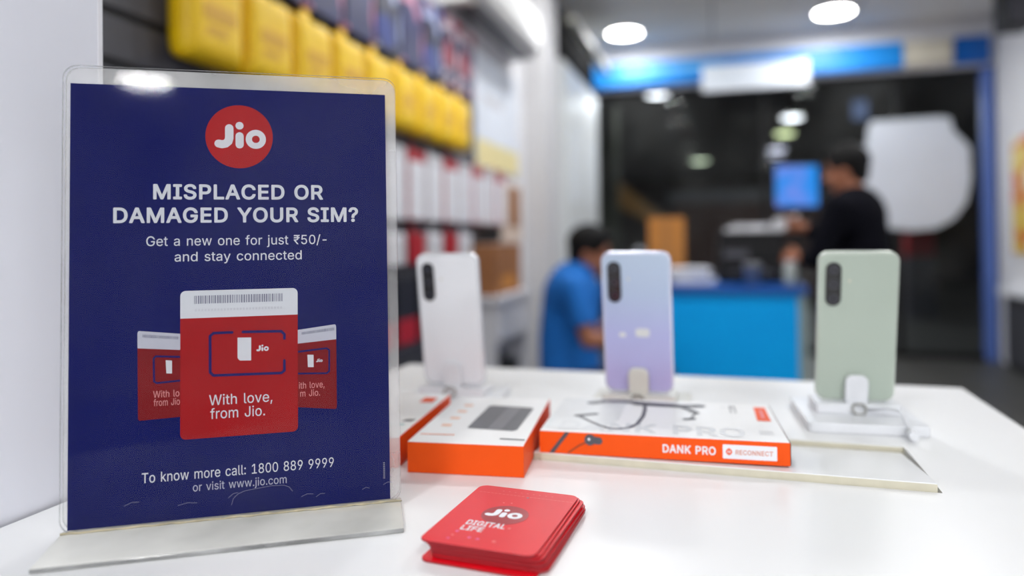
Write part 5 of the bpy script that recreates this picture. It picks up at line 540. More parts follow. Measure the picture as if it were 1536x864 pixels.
pr.ring(.0, .0, .002, .0042, 0, MATS['icon_orange'], 'z', 18); pr.ring(.011, 0, .002, .0042, 0, MATS['icon_orange'], 'z', 18)
o = pr.build('side_mark', pb); o.location = (PBW + .0002, .055, PBH * .52); o.rotation_euler = (PI / 2, 0, PI / 2)

b3 = carton('product_box', 'orange and white box mostly hidden behind the blue sign, left of the dark device box', 'box', (-.1955, .6170, TZ + .0003), .179, PBW, PBD, PBH, G1)
MB().flat([(.083, .052), (.093, .052), (.095, .062), (.086, .060)], h, k_dark, 'z').build('dark_caption', b3); MB().flat([(.070, .040), (.090, .040), (.090, .043), (.070, .043)], h, teal, 'z').build('printed_line', b3)
MB().flat([(.076, .128), (.090, .128), (.090, .150), (.076, .150)], h, orange, 'z').build('orange_tag', b3)

DW, DD, DH = .1456 * S, .0990 * S, .0136 * S
dk = carton('product_box', 'wide flat orange and white neckband earphone box, lettered DANK PRO on its front edge', 'box', (.0154 * S, .4362 * S, TZ + .0064), .226, DW, DD, DH, G1, -.012)
MB().box(DW - .0003, DW + .0006, .0006, DD - .0006, .0006, DH - .0008, k_black).build('end_flap', dk)['label'] = 'black end of the orange box'
f = MB(); sc2 = 13.6 / 13.2
f.text('DANK PRO', 74.3 * kk, 4.0 * kk * sc2, 30.3 * kk, 4.7 * kk * sc2, -.0002, p_white, 'y', .05)
f.build('front_lettering', dk)
f = MB(); f.flat(rrect(108.5 * kk, 138.4 * kk, 2.5 * kk * sc2, 10.4 * kk * sc2, .0006, 3), -.0002, p_white)
f.text('RECONNECT', 115.6 * kk, 5.0 * kk * sc2, 20.6 * kk, 2.7 * kk * sc2, -.0003, mat('recon_text', (214, 150, 130), .5), 'y', .02)
f.ring(112 * kk, 6.4 * kk * sc2, 1.0 * kk, 1.9 * kk, -.0003, orange, n=6); f.stroke([(112 * kk, 4.6 * kk * sc2), (112 * kk, 8.4 * kk * sc2)], .5 * kk, -.0003, orange)
f.build('brand_label', dk)['label'] = 'white brand label with orange lettering'
f = MB()
f.flat([(16.0 * kk, 13.2 * kk), (6.0 * kk, .3 * kk), (9.0 * kk, .3 * kk), (18.8 * kk, 13.2 * kk)], -.0002, k_dark)
f.stroke([(x * kk, y * kk * sc2) for x, y in ((18, .8), (21, 3.0), (25, 5.6), (28.5, 7.2), (31, 8.2))], 1.0 * kk, -.0002, mat('print_brown', (150, 62, 24), .5))
f.ring(31.2 * kk, 9.0 * kk * sc2, .01 * kk, 3.4 * kk, -.0003, k_dark); f.stroke([(31 * kk, 9.2 * kk * sc2), (36.5 * kk, 8.6 * kk * sc2)], 4.4 * kk, -.00035, k_dark)
f.ring(30.6 * kk, 9.3 * kk * sc2, .01 * kk, .8 * kk, -.0004, p_white, n=12)
f.build('earbud_picture', dk)
h = DH + .0002; f = MB()
f.flat([(x * kk, y * kk) for x, y in ((1, 96), (1, 8), (34, 5), (46, 34), (48, 94))], h, mat('print_mist', (226, 228, 230), .5), 'z'); f.build('picture_background', dk)
f = MB(); f.text('DANK PRO', 10.5 * kk, 5.6 * kk, 112 * kk, 21 * kk, h + .0001, mat('print_ghost', (220, 222, 225), .5), 'z', .06); f.build('top_lettering', dk)
f = MB()
f.stroke([(x * kk, y * kk) for x, y in ((24, 81), (32, 88.5), (45, 90), (58, 86.5), (70, 84.5), (80, 84))], 8.8 * kk, h + .0002, k_dark, 'z')
f.stroke([(x * kk, y * kk) for x, y in ((56, 84), (70, 82.6), (84, 82), (98, 84.5))], 9 * kk, h + .0002, k_dark, 'z')
f.stroke([(x * kk, y * kk) for x, y in ((84, 82), (91, 72), (95.6, 62.8))], 4.6 * kk, h + .0002, k_dark, 'z')
f.stroke([(x * kk, y * kk) for x, y in ((95.6, 62.8), (92, 50))], 1.4 * kk, h + .0002, k_dark, 'z'); f.stroke([(88.6 * kk, 44 * kk), (92.5 * kk, 46 * kk)], 5 * kk, h + .0002, k_dark, 'z')
f.stroke([(x * kk, y * kk) for x, y in ((60.6, 84), (61.4, 65), (60.9, 47), (58.2, 26), (53.8, 15.5), (48, 11.5), (42.7, 11.1), (35.5, 17.1), (28, 27), (18.6, 41))], 2.6 * kk, h + .0002, k_dark, 'z')
f.stroke([(18.6 * kk, 41 * kk), (29 * kk, 47.4 * kk)], 5.5 * kk, h + .0002, k_dark, 'z')
f.build('neckband_picture', dk)
f = MB(); f.flat([(133 * kk, 48.4 * kk), (141.4 * kk, 48.4 * kk), (142 * kk, 88 * kk), (134.6 * kk, 88 * kk)], h, orange, 'z')
f.flat([(136.4 * kk, 56 * kk), (138.6 * kk, 56 * kk), (139.2 * kk, 80 * kk), (137.2 * kk, 80 * kk)], h + .0001, ltred, 'z')
f.build('orange_tag', dk)
f = MB()
for x in (118.5, 121.5): f.stroke([(x * kk, 68 * kk), (x * kk, 88 * kk)], .7 * kk, h, k_dark, 'z')
f.ring(119.8 * kk, 86 * kk, .8 * kk, 1.9 * kk, h, k_dark, 'z', 14); f.ring(114 * kk, 84 * kk, .8 * kk, 1.4 * kk, h, k_grey, 'z', 14)
for i in range(3): f.flat([(131 * kk, (15 + i * 3.4) * kk), (139 * kk, (15 + i * 3.4) * kk), (139 * kk, (16.2 + i * 3.4) * kk), (131 * kk, (16.2 + i * 3.4) * kk)], h, k_grey, 'z')
f.build('small_print', dk)

# ------------------------------------------------------------------ phones on stands
def lav_mat():
    m = mat('phone_back_lavender', (180, 180, 215), .22); nt = m.node_tree; b = nt.nodes['Principled BSDF']
    tc = nt.nodes.new('ShaderNodeTexCoord'); sx = nt.nodes.new('ShaderNodeSeparateXYZ'); mr = nt.nodes.new('ShaderNodeMapRange'); mr.inputs[1].default_value = 0; mr.inputs[2].default_value = .16
    r = nt.nodes.new('ShaderNodeValToRGB'); r.color_ramp.elements[0].color = s2l((178, 171, 218)); r.color_ramp.elements[1].color = s2l((178, 194, 214))
    e = r.color_ramp.elements.new(.42); e.color = s2l((172, 175, 218)); e = r.color_ramp.elements.new(.7); e.color = s2l((172, 188, 214))
    nt.links.new(tc.outputs['Object'], sx.inputs[0]); nt.links.new(sx.outputs['Z'], mr.inputs[0]); nt.links.new(mr.outputs[0], r.inputs[0]); nt.links.new(r.outputs[0], b.inputs['Base Color'])
    return m
def phone(label, x, y, yaw, lean, backm, frm, extra=None):
    w, hh, t = .0763, .1590, .0075
    ph = thing('smartphone', label, 'phone', (x * S, y * S, TZ + .0200), (-lean, 0, -yaw), 'smartphones on the display stands')
    MB().prism(rrect(0, w, 0, hh, .0105, 8), 0, t, frm, 'y').build('side_frame', ph, bevel=.0016, seg=3)
    MB().prism(rrect(.0022, w - .0022, .0022, hh - .0022, .009, 8), -.0006, .001, backm, 'y').build('back_cover', ph, bevel=.0004)
    MB().prism(rrect(.003, w - .003, .003, hh - .003, .009, 8), t - .001, t + .0004, k_black, 'y').build('screen', ph)
    ci = MB().prism(rrect(.0072, .0220, hh - .0560, hh - .0105, .0073, 8), -.0022, 0, ph_black, 'y').build('camera_island', ph, bevel=.0004)
    for i in range(3):
        zc = hh - .0178 - i * .0154
        c = MB().ring(0, 0, .00005, .0044, .0002, lens_m, 'z', 20).ring(0, 0, .0044, .0054, .0003, mat('lens_rim', (62, 62, 68), .3, metal=.6), 'z', 20).build('camera_lens', ci)
        c.location = (.0146, -.0022, zc); c.rotation_euler = (PI / 2, 0, 0)
    MB().ring(.030, hh - .030, .00005, .0013, -.0007, mat('flash_pale', (205, 200, 180), .3), n=14).build('camera_flash', ph)
    if extra: extra(ph, w, hh)
    return ph
def lav_extra(ph, w, hh):
    MB().flat(rrect(.036, .0515, .0640, .0735, .003, 4), -.0007, mat('sticker_pale', (214, 216, 214), .4)).ring(.0405, .0690, .0016, .0032, -.0009, MATS['print_lightgrey'], n=14).ring(.0475, .0690, .0016, .0032, -.0009, MATS['print_lightgrey'], n=14).build('printed_badge', ph)['label'] = 'pale badge in the middle of the back'
    MB().flat(rrect(.018, .0255, .0635, .0685, .002, 4), -.0007, MATS['sticker_pale']).build('printed_mark', ph)
phs = [(-.0757, .6017, .2587, -.161), (.0732, .5656, .2981, -.1397), (.2244, .5269, .2286, -.1889)]
phone('white smartphone with a black camera strip, leftmost of the three on stands', *phs[0], white_back, frame_w)
phone('lavender and pale blue smartphone on a stand behind the wide earphone box', *phs[1], lav_mat(), frame_l, lav_extra)
phone('sage green smartphone standing near the right end of the table', *phs[2], green_back, frame_g)
def stand(label, x, y, yaw, lean, m):
    t = thing('phone_stand', label, 'phone stand', (x * S, y * S, TZ + .0002), (0, 0, -yaw), 'stands holding the display phones')
    MB().prism(rrect(-.0165, .0925, -.058, .060, .004, 3), 0, .0095, m).build('base_plate', t, bevel=.001)
    MB().prism(rrect(-.002, .0785, -.016, .03, .003, 3), .0095, .0192, m).build('phone_ledge', t, bevel=.001)
    cl = MB().prism(rrect(.0275, .0495, -.002, .030, .007, 5), -.0085, -.0026, m, 'y').build('clip_tab', t, bevel=.0012)
    cl.location = (0, 0, .0198); cl.rotation_euler = (-lean, 0, 0)
    rg = MB(); rg.tube([(.0385 + .0065 * math.cos(2 * PI * i / 20), -.0190 + .002 * math.sin(i), .0155 + .0058 * math.sin(2 * PI * i / 20)) for i in range(21)], .0013, steel); rg.build('cable_loop', t)
    return t
stand('white stand holding the white phone, partly behind the dark device box', *phs[0], stand_w)
stand('white stand holding the lavender phone, close behind the wide earphone box', *phs[1], mat('stand_ivory', (206, 205, 198), .3))
st = stand('white stepped stand holding the sage green phone', *phs[2], stand_w)
w = MB(); w.tube([(.045, -.012, .013), (.060, -.030, .020), (.069, -.045, .021), (.0715, -.055, .014), (.0718, -.062, .008), (.0718, -.068, .0045)], .0017, stand_w); w.tube([(.0716, -.064, .0062), (.0716, -.079, .0052)], .0042, stand_w, 10)
w.build('charging_lead', st)

# ------------------------------------------------------------------ left wall: slat panel and hanging stock
def wl(name, v0, v1, d0, d1, z0, z1, m, parent=None, bevel=0):       # box on the left wall (d: distance out)
    return MB().box(UL + d0, UL + d1, v0, v1, z0, z1, m).build(name, parent, None if parent else (0, 0, 0), None if parent else -RY, bevel)
sw = thing('slatwall_panel', 'dark grey slatted display wall panel with the hanging stock on it', 'display panel', (0, 0, 0), (0, 0, -RY))
m = MB(); m.box(UL, UL + .012, .5, 3.72, .5, EYE + 1.14, slat_dark).box(UL, UL + .012, 3.72, 4.22, EYE - .02, EYE + .40, slat_dark)
zz = .52
while zz < EYE + 1.05: m.box(UL + .012, UL + .024, .5, 4.22 if EYE - .02 < zz < EYE + .3 else 3.72, zz, zz + .095, slat_grey); zz += .115
m.build('slat_board', sw)
def hook(v, z, L=.12):
    MB().tube([(UL + .02, v, z), (UL + L, v, z), (UL + L + .006, v, z + .012)], .0028, metal_g).build('peg_hook', sw)
ordn = ['first', 'second', 'third', 'fourth', 'fifth', 'sixth', 'seventh', 'eighth', 'ninth', 'tenth', 'eleventh', 'twelfth']
# pouches: puffy body with flat sealed top and bottom
def pouch_mesh(w, hh, d, m, seal=.02):
    b = MB(); nx, nz = 18, 20; i = b.mi(m)
    for sgn in (1, -1):
        g = [[b.bm.verts.new(((.5 + sgn * .5 * math.sqrt(max(0, (1 - abs(2 * a / nx - 1) ** 9) * (1 - abs(2 * c / nz - 1) ** 7)))) * d, (a / nx - .5) * w, -c / nz * hh)) for a in range(nx + 1)] for c in range(nz + 1)]
        for c in range(nz):
            for a in range(nx):
                f = b.bm.faces.new((g[c][a], g[c][a + 1], g[c + 1][a + 1], g[c + 1][a])); f.material_index = i; f.smooth = True
    bmesh.ops.remove_doubles(b.bm, verts=b.bm.verts, dist=1e-5); bmesh.ops.recalc_face_normals(b.bm, faces=b.bm.faces)
    return b
YT = EYE + .70
pouch0 = None
for i in range(9):
    v = 1.50 + .226 * i
    hook(v, YT - .02, .125)
    lab = f'bright yellow pouch hanging on the slat wall, {ordn[i]} of the row from the left' if i < 8 else 'bright yellow pouch at the far right end of the hanging row'
    loc = R(UL + .028, v, YT)
    if pouch0 is None:
        pouch0 = thing('hanging_pouch', lab, 'pouch', loc, (0, 0, -RY), 'yellow pouches on the slat wall')
        pouch_mesh(.205, .255, .085, yellow).build('pouch_body', pouch0)
        MB().prism([(-.02, -.002), (.02, -.002), (.02, .03), (-.02, .03)], .038, .044, yellow, 'x').build('hang_tab', pouch0)
        f = MB(); f.prism(rrect(-.06, .06, -.15, -.11, .01), .083, .0865, yellow_d, 'x'); f.prism(rrect(-.05, .03, -.185, -.165, .006), .080, .0862, yellow_d, 'x'); f.build('printed_mark', pouch0)
    else:
        p_ = copy_thing(pouch0, loc, -RY, lab)
# upper row: dark printed packs
arts = [blotch('art_navy_pink', ((24, 26, 70), (28, 32, 84), (26, 34, 92), (190, 120, 150), (36, 52, 120)), 4), blotch('art_blue', ((22, 34, 90), (26, 50, 130), (24, 28, 60), (170, 180, 220), (110, 36, 54)), 4), blotch('art_red', ((120, 30, 44), (150, 40, 54), (32, 32, 70), (210, 190, 200), (100, 26, 40)), 5)]
def flatpack(name, label, cat, v, z0, z1, w, d, mats, group, d0=.026):
    t = thing(name, label, cat, R(UL + d0, v, z1), (0, 0, -RY), group)
    hh = z1 - z0
    MB().box(0, d, -w / 2, w / 2, -hh, -.0, mats[0]).build('pack_body', t, bevel=.004)
    MB().box(d, d + .001, -w / 2 + .006, w / 2 - .006, -hh + .006, -hh * mats[2], mats[1]).build('front_print', t)
    MB().box(d * .4, d * .4 + .002, -.02, .02, -.002, .03, mats[0]).build('hang_tab', t)
    hook(v, z1 + .018, d0 + d + .01)
    return t
tops = ['navy pink pack', 'blue pale pack', 'dark red pack']
for i in range(9):
    v = 1.62 + .235 * i; kq = (0, 0, 0, 0, 1, 0, 1, 2, 2)[i]
    flatpack('accessory_pack', f'{tops[kq]} above the yellow pouches, {ordn[i]} from the left in the row', 'pack', v, EYE + .745, EYE + 1.10, .215, .04, (arts[kq], arts[kq], .06), 'printed packs above the yellow pouches')
# lower row: white packs with red heads
wpack = mat('pack_white', (226, 226, 232), .4); redpk = mat('pack_red', (172, 26, 40), .4); blkpk = mat('pack_black', (34, 33, 38), .4)
for i in range(11):
    v = 1.98 + .205 * i
    t = flatpack('accessory_pack', f'white pack with a ' + ('red', 'grey')[i % 2] + f' head below the yellow pouches, {ordn[i]} from the left', 'pack', v, EYE + .085, EYE + .385, .18, .05, ((redpk, lam_grey)[i % 2], wpack, .16), 'large white packs on the slat wall')
for i in range(8):
    v = 1.98 + .205 * i; q = i % 2
    flatpack('accessory_pack', ('red' if q == 0 else 'white') + f' small pack in the row below the large white ones, {ordn[i]} from the left', 'pack', v, EYE - .10, EYE + .03, .15, .05, ((redpk, redpk, .1) if q == 0 else (wpack, lam_grey, .2)), 'small packs below the large white ones')
for i in range(6):
    v = 1.98 + .235 * i
    flatpack('accessory_pack', f'black and red pack in the lowest row on the slat wall, {ordn[i]} from the left', 'pack', v, EYE - .43, EYE - .15, .20, .05, (blkpk, redpk, .62), 'black and red packs in the lowest row')
# white poster on wall, further along
pw = wl('wall_poster', 3.76, 4.66, .0, .012, EYE + .42, EYE + 1.08, mat('poster_pale', (222, 228, 238), .5, var=.05, scale=3)); tag(pw, 'pale blue white poster on the left wall beyond the yellow pouches', 'poster')
wl('poster_band', 3.77, 4.65, .0121, .0129, EYE + .425, EYE + .58, mat('poster_yellow', (232, 218, 160), .5)).parent = pw
bpy.data.objects['poster_band'].rotation_euler = (0, 0, 0)
wl('poster_print', 3.9, 4.3, .0121, .0128, EYE + .80, EYE + .86, MATS['laminate_grey']).parent = pw
bpy.data.objects['poster_print'].rotation_euler = (0, 0, 0)
# brown poster boards below
p2 = wl('wall_board', 4.26, 4.72, .0, .014, EYE - .02, EYE + .36, mat('board_buff', (216, 196, 180), .6, var=.08, scale=3)); tag(p2, 'buff coloured board on the left wall under the pale poster', 'board')
q2 = wl('printed_panel', 4.4, 4.66, .0142, .016, EYE + .08, EYE + .34, brown); q2.parent = p2; q2.rotation_euler = (0, 0, 0)
# wall counter with open shelf
wc = thing('wall_counter', 'white low counter cabinet against the left wall, a brown carton on it', 'cabinet', R(UL + .026, 3.50, 0), (0, 0, -RY))
MB().box(0, .20, 0, .66, EYE - .335, EYE - .30, lam_grey).build('counter_top', wc, bevel=.003)
MB().box(.0, .17, .02, .64, .05, .32, lam_grey).box(0, .17, .02, .05, .32, EYE - .335, lam_grey).box(0, .17, .61, .64, .32, EYE - .335, lam_grey).box(0, .02, .05, .61, .32, EYE - .335, lam_grey).build('carcass', wc, bevel=.002)
for i in range(2):
    d_ = MB().box(.17, .186, .03 + .30 * i, .32 + .30 * i, .06, .315, wpack).build('door', wc, bevel=.002)
    MB().box(.186, .198, .12 + .30 * i, .22 + .30 * i, .27, .282, metal_g).build('handle', d_)
MB().box(.17, .186, .03, .63, .60, EYE - .335, lam_grey).build('drawer_front', wc, bevel=.002)
cb = thing('carton', 'brown carton on the white wall counter below the buff board', 'box', R(UL + .035, 3.56, EYE - .2995), (0, 0, -RY))
MB().box(0, .15, 0, .50, 0, .27, brown).build('carton_body', cb, bevel=.003); MB().box(.04, .11, .02, .48, .2702, .2708, tan).build('packing_tape', cb)
MB().box(.1502, .1508, .10, .36, .03, .10, tan).build('carton_label', cb)
bb = thing('storage_case', 'small black case on the open shelf of the white wall counter', 'case', R(UL + .056, 3.72, .3205), (0, 0, -RY))
MB().box(0, .13, 0, .26, 0, .14, k_black).build('case_body', bb, bevel=.01); MB().tube([(.07, .08, .138), (.07, .08, .17), (.07, .18, .17), (.07, .18, .138)], .006, k_dark).build('carry_handle', bb)
# pillar and tall cupboard
MB().box(UL, UL + .16, 4.83, 5.22, 0, CEIL, mat('pillar_grey', (206, 205, 206), .6)).box(UL + .158, UL + .172, 4.86, 4.90, 0, CEIL, lam_grey).box(UL + .158, UL + .172, 5.15, 5.19, 0, CEIL, lam_grey).build('trim_2', rotz=-RY)
struct(bpy.data.objects['trim_2'])
tc = thing('tall_cupboard', 'tall pale cupboard on the left wall next to the shop glass', 'cupboard', R(UL + .003, 5.45, 0), (0, 0, -RY))
MB().box(0, .16, 0, 1.62, .06, EYE + 1.42, mat('cupboard_pale', (214, 217, 217), .5)).box(.01, .14, .03, 1.59, 0, .06, k_dark).build('carcass', tc, bevel=.003)
for i in range(2):
    d_ = MB().box(.16, .178, .02 + .8 * i, .79 + .8 * i, .1, EYE + 1.40, mat('cupboard_door', (222, 226, 228), .45)).build('door', tc, bevel=.002)
    MB().tube([(.178, .74 + .12 * i, 1.0), (.2, .74 + .12 * i, 1.0), (.2, .74 + .12 * i, 1.2), (.178, .74 + .12 * i, 1.2)], .006, metal_g).build('handle', d_)
    MB().box(.1782, .1795, .2 + .8 * i, .62 + .8 * i, EYE + .3, EYE + .9, mat('notice_pale', (232, 238, 244), .5)).build('paper_notice', d_)
# air conditioner high on the left wall
ac = thing('air_conditioner', 'long white wall air conditioner high on the left wall', 'air conditioner', R(UL + .003, 3.25, EYE + 1.17), (0, 0, -RY))
MB().prism([(0, .0), (.14, .0), (.215, .06), (.225, .22), (.20, .30), (0, .31)], 0, 1.25, mat('ac_white', (240, 240, 238), .35), 'y').build('housing', ac, bevel=.012, seg=3)
bpy.data.objects['housing'].rotation_euler = (0, 0, 0)
MB().box(.06, .19, .08, 1.17, -.004, .006, k_dark).build('air_outlet', ac)
MB().box(.222, .227, .05, 1.2, .10, .108, lam_grey).build('panel_seam', ac)
# black box put in for the dark gap in the far left ceiling corner, with a pale rail
rl = wl('ceiling_gap_box', 5.3, 7.1, .0, .14, EYE + 1.46, CEIL - .12, mat('matt_black', (24, 24, 24), .95, spec=.05)); tag(rl, 'black box standing in for the dark ceiling gap above the tall cupboard', 'ceiling box')
lr = thing('light_rail', 'slanting pale rail under the ceiling, left end of the blue sign band', 'rail', R(UL + .25, 5.2, EYE + 1.62), (0, 0, -RY))
MB().box(0, .07, 0, 1.8, 0, .05, mat('rail_pale', (150, 150, 140), .5)).build('rail_body', lr, bevel=.005)
for v in (.2, 1.5): MB().box(.03, .04, v, v + .01, .05, CEIL - EYE - 1.62, metal_g).build('hanger', lr)

# ------------------------------------------------------------------ back wall sign band
sb = thing('sign_band', 'long glossy blue sign band across the top of the shop glass', 'sign', (0, 0, 0), (0, 0, -RY))
MB().box(UL + .1, 1.68, VB - .10, VB - .02, EYE + 1.535, EYE + 1.77, band_blue).build('band_panel', sb, bevel=.004)
MB().box(UL + .1, 1.68, VB - .104, VB - .1, EYE + 1.535, EYE + 1.547, blue_d).build('lower_lip', sb)
MB().box(-.9, .1, VB - .104, VB - .1001, EYE + 1.66, EYE + 1.70, mat('band_pale', (120, 190, 235), .4)).build('printed_line', sb)
s2 = MB().box(-.10, .87, VB - .16, VB - .101, EYE + 1.42, EYE + 1.665, mat('sign_white', (238, 242, 250), .4)).box(-.08, .85, VB - .1612, VB - .16, EYE + 1.44, EYE + 1.645, mat('sign_face', (228, 236, 246), .3)).build('sign_board', rotz=-RY, bevel=.003)
tag(s2, 'plain white sign board in front of the blue band', 'sign board')
s3 = MB().box(1.69, 2.08, VB - .11, VB - .021, EYE + 1.54, EYE + 1.76, mat('box_beige', (196, 190, 176), .5)).box(1.72, 2.05, VB - .113, VB - .11, EYE + 1.57, EYE + 1.73, mat('box_beige_face', (206, 200, 184), .5)).build('junction_box', rotz=-RY, bevel=.004)
tag(s3, 'beige box on the wall right of the long blue band', 'wall box')
s4 = MB().box(2.10, 2.375, VB - .10, VB - .021, EYE + 1.53, EYE + 1.77, mat('band_navy', (0, 92, 180), .3)).box(2.12, 2.36, VB - .102, VB - .1, EYE + 1.55, EYE + 1.56, blue_d).build('corner_sign', rotz=-RY, bevel=.004)
tag(s4, 'short blue sign panel in the far right corner', 'sign')
spk = thing('ceiling_speaker', 'black box fixture high in the far right ceiling corner', 'speaker', R(2.12, 6.1, EYE + 1.55), (0, 0, -RY))
MB().box(0, .2, 0, .26, 0, .36, k_black).build('cabinet', spk, bevel=.012); MB().box(.02, .18, -.006, 0, .02, .34, k_dark).build('grille', spk)
MB().tube([(.1, .13, .36), (.1, .13, CEIL - EYE - 1.55)], .02, k_black).build('mount_pole', spk)
# badge-shaped panel on the glass
Z0 = 6.15
def bp(px, py): p = at(px, py, 6.5); return p
c0 = at(1372, 258, 6.30); u0, v0 = uv(c0)
shp = [(-86, 55), (-92, 30), (-87, -40), (-60, -48), (-58, -72), (-52, -84), (52, -86), (64, -82), (66, -66), (78, -52), (90, -38), (91, 10), (84, 45), (66, 70), (40, 84), (5, 87), (-40, 82), (-68, 72)]
bsh = thing('badge_panel', 'large pale grey badge shaped panel stuck on the shop glass at the right', 'sign panel', R(u0, VB - .005, c0.z), (0, 0, -RY))
kx = 6.45 / FPX * .93; kz = 6.38 / FPX
MB().prism([(x * kx, -y * kz) for x, y in shp][::-1], -.018, 0, mat('badge_pale', (205, 212, 222), .45, var=.03, scale=3), 'y').build('panel_body', bsh, bevel=.006)
MB().prism([(x * kx * .9, -y * kz * .9) for x, y in shp][::-1], -.0195, -.018, mat('badge_face', (210, 216, 228), .45, var=.04, scale=2), 'y').build('panel_face', bsh)
# right wall
rp = thing('wall_shelf_poster', 'yellow and orange poster at the far right edge of the picture', 'poster', (0, 0, 0), (0, 0, -RY))
MB().box(UR - .02, UR, 5.6, 6.90, EYE - .17, EYE + .82, blotch('art_yellow', ((236, 214, 130), (228, 196, 90), (214, 110, 50), (240, 232, 200), (180, 70, 40)), 3)).build('printed_sheet', rp)
MB().box(UR - .024, UR - .02, 5.6, 6.90, EYE + .80, EYE + .83, p_white).build('top_bar', rp)
rc = thing('wall_cabinet', 'dark grey low cabinet on the right wall under the yellow poster', 'cabinet', (0, 0, 0), (0, 0, -RY))
MB().box(UR - .06, UR, 5.2, 6.98, .05, EYE - .52, mat('cabinet_dark', (62, 62, 68), .5)).build('carcass', rc, bevel=.004)
MB().box(UR - .10, UR, 5.2, 7.02, EYE - .52, EYE - .46, p_white).build('ledge', rc, bevel=.003)
MB().box(UR - .055, UR, 5.22, 6.96, 0, .05, k_black).build('plinth', rc)

# ------------------------------------------------------------------ blue desk with its clutter
dl = at(1000, 428, 3.78); dr = at(1212, 432, 3.58)
DZ = .885
dyaw = math.atan2(dl.y - dr.y, dr.x - dl.x)
DWd = .95
dk0 = thing('service_desk', 'bright blue service desk across the back of the shop', 'desk', (dr.x, dr.y, 0), (0, 0, -dyaw))
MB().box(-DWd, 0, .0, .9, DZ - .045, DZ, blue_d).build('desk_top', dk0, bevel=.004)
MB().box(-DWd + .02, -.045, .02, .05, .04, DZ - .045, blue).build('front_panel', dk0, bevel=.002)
MB().box(-.045, -.005, .015, .86, .0, DZ - .045, mat('desk_leg_grey', (140, 160, 160), .4)).build('side_panel', dk0, bevel=.002)
MB().box(-DWd + .0, -DWd + .02, .02, .86, .0, DZ - .045, blue_d).build('side_panel', dk0, bevel=.002)
def on_desk(px, dist): p = at(px, 425, dist); p.z = DZ + .0005; return p
# papers
pp = on_desk(1032, 3.86)
random.seed(5)
for i in range(5):
    o = MB().box(-.12, .12, -.09, .09, 0, .017, p_white).build('paper_pad', loc=(pp.x + random.uniform(-.02, .02), pp.y + .05 + random.uniform(-.02, .02), DZ + .0005 + i * .0175), rotz=random.uniform(-.4, .3), bevel=.001)
    tag(o, ['bottom', 'second', 'third', 'fourth', 'top'][i] + ' white paper pad of the pile on the blue desk' + (' from below' if 0 < i < 4 else ''), 'paper pad', 'white paper pads on the blue desk')
# carton upright
p = on_desk(1001, 4.28)
ct = thing('carton', 'tan cardboard box standing upright on the blue desk behind the lavender phone', 'box', p, (0, 0, -.25))
MB().box(-.105, .105, -.06, .06, 0, .375, tan).build('carton_body', ct, bevel=.003); MB().box(-.02, .02, -.0612, -.06, .05, .36, mat('tape_tan', (176, 116, 50), .4)).build('packing_tape', ct)
# printer
p = on_desk(1126, 4.05)
pt_ = thing('printer', 'black office printer on the blue desk with papers on top', 'printer', p, (0, 0, -.26))
MB().box(-.185, .185, -.16, .16, 0, .20, k_black).build('printer_body', pt_, bevel=.012)
MB().box(-.18, .18, -.14, .16, .20, .285, mat('printer_dark', (18, 18, 21), .5, spec=.3)).build('scanner_lid', pt_, bevel=.012)
MB().box(-.12, .12, -.22, -.155, .05, .062, k_dark).build('paper_tray', pt_); MB().box(-.15, -.02, -.168, -.16, .14, .18, k_dark).build('control_panel', pt_)
pq = thing('paper_bundle', 'loose white papers lying on top of the black printer', 'papers', (p.x, p.y, DZ + .2865), (0, 0, -.5))
MB().box(-.12, .10, -.10, .08, 0, .02, p_white).build('lower_sheets', pq, bevel=.001); o = MB().box(-.08, .13, -.08, .09, 0, .018, lam_grey).build('upper_sheets', pq, bevel=.001); o.location = (0, 0, .0205); o.rotation_euler = (0, 0, .5)
p = on_desk(1128, 3.74)
cu = thing('steel_cup', 'grey metal cup on the blue desk in front of the printer', 'cup', p)
MB().lathe([(.034, 0), (.045, .11), (.047, .115), (.043, .115), (.032, .008), (.001, .006)], metal_g, 28).build('cup_body', cu); MB().tube([(.044, 0, .09), (.07, 0, .085), (.072, 0, .04), (.039, 0, .03)], .005, metal_g).build('handle', cu)
p = on_desk(1186, 3.70)
jr = thing('plastic_jar', 'pale translucent jar at the right end of the blue desk', 'jar', p)
MB().lathe([(.03, 0), (.034, .01), (.034, .09), (.026, .105)], mat('jar_pale', (176, 184, 180), .3), 24).build('jar_body', jr); MB().lathe([(.028, .105), (.028, .125)], lam_grey, 24).build('lid', jr)
p = on_desk(960, 4.02)
lp = thing('desk_lamp', 'small grey knob topped stand showing above the lavender phone', 'stand', p)
MB().lathe([(.05, 0), (.05, .012), (.012, .02), (.012, .14)], metal_g, 24).build('stem', lp); MB().ball((0, 0, .17), .036, mat('globe_grey', (120, 124, 128), .3)).build('knob', lp)
# monitor on a tall arm
p = on_desk(1196, 4.42)
mn = thing('monitor', 'lit blue computer screen on a tall stand behind the desk', 'monitor', p, (0, 0, -.1))
SZ = EYE - DZ
MB().box(-.135, .135, -.015, .02, SZ + .175, SZ + .445, k_black).build('housing', mn, bevel=.005)
def scr():
    m = emis('screen_blue', (60, 150, 235), 1.0); nt = m.node_tree; e = [n for n in nt.nodes if n.type == 'EMISSION'][0]
    tc = nt.nodes.new('ShaderNodeTexCoord'); n = nt.nodes.new('ShaderNodeTexNoise'); n.inputs['Scale'].default_value = 7
    r = nt.nodes.new('ShaderNodeValToRGB'); r.color_ramp.elements[0].position = .42; r.color_ramp.elements[1].position = .62
    r.color_ramp.elements[0].color = s2l((40, 140, 232)); r.color_ramp.elements[1].color = s2l((110, 140, 230))
    nt.links.new(tc.outputs['Object'], n.inputs['Vector']); nt.links.new(n.outputs['Fac'], r.inputs[0]); nt.links.new(r.outputs[0], e.inputs[0]); return m
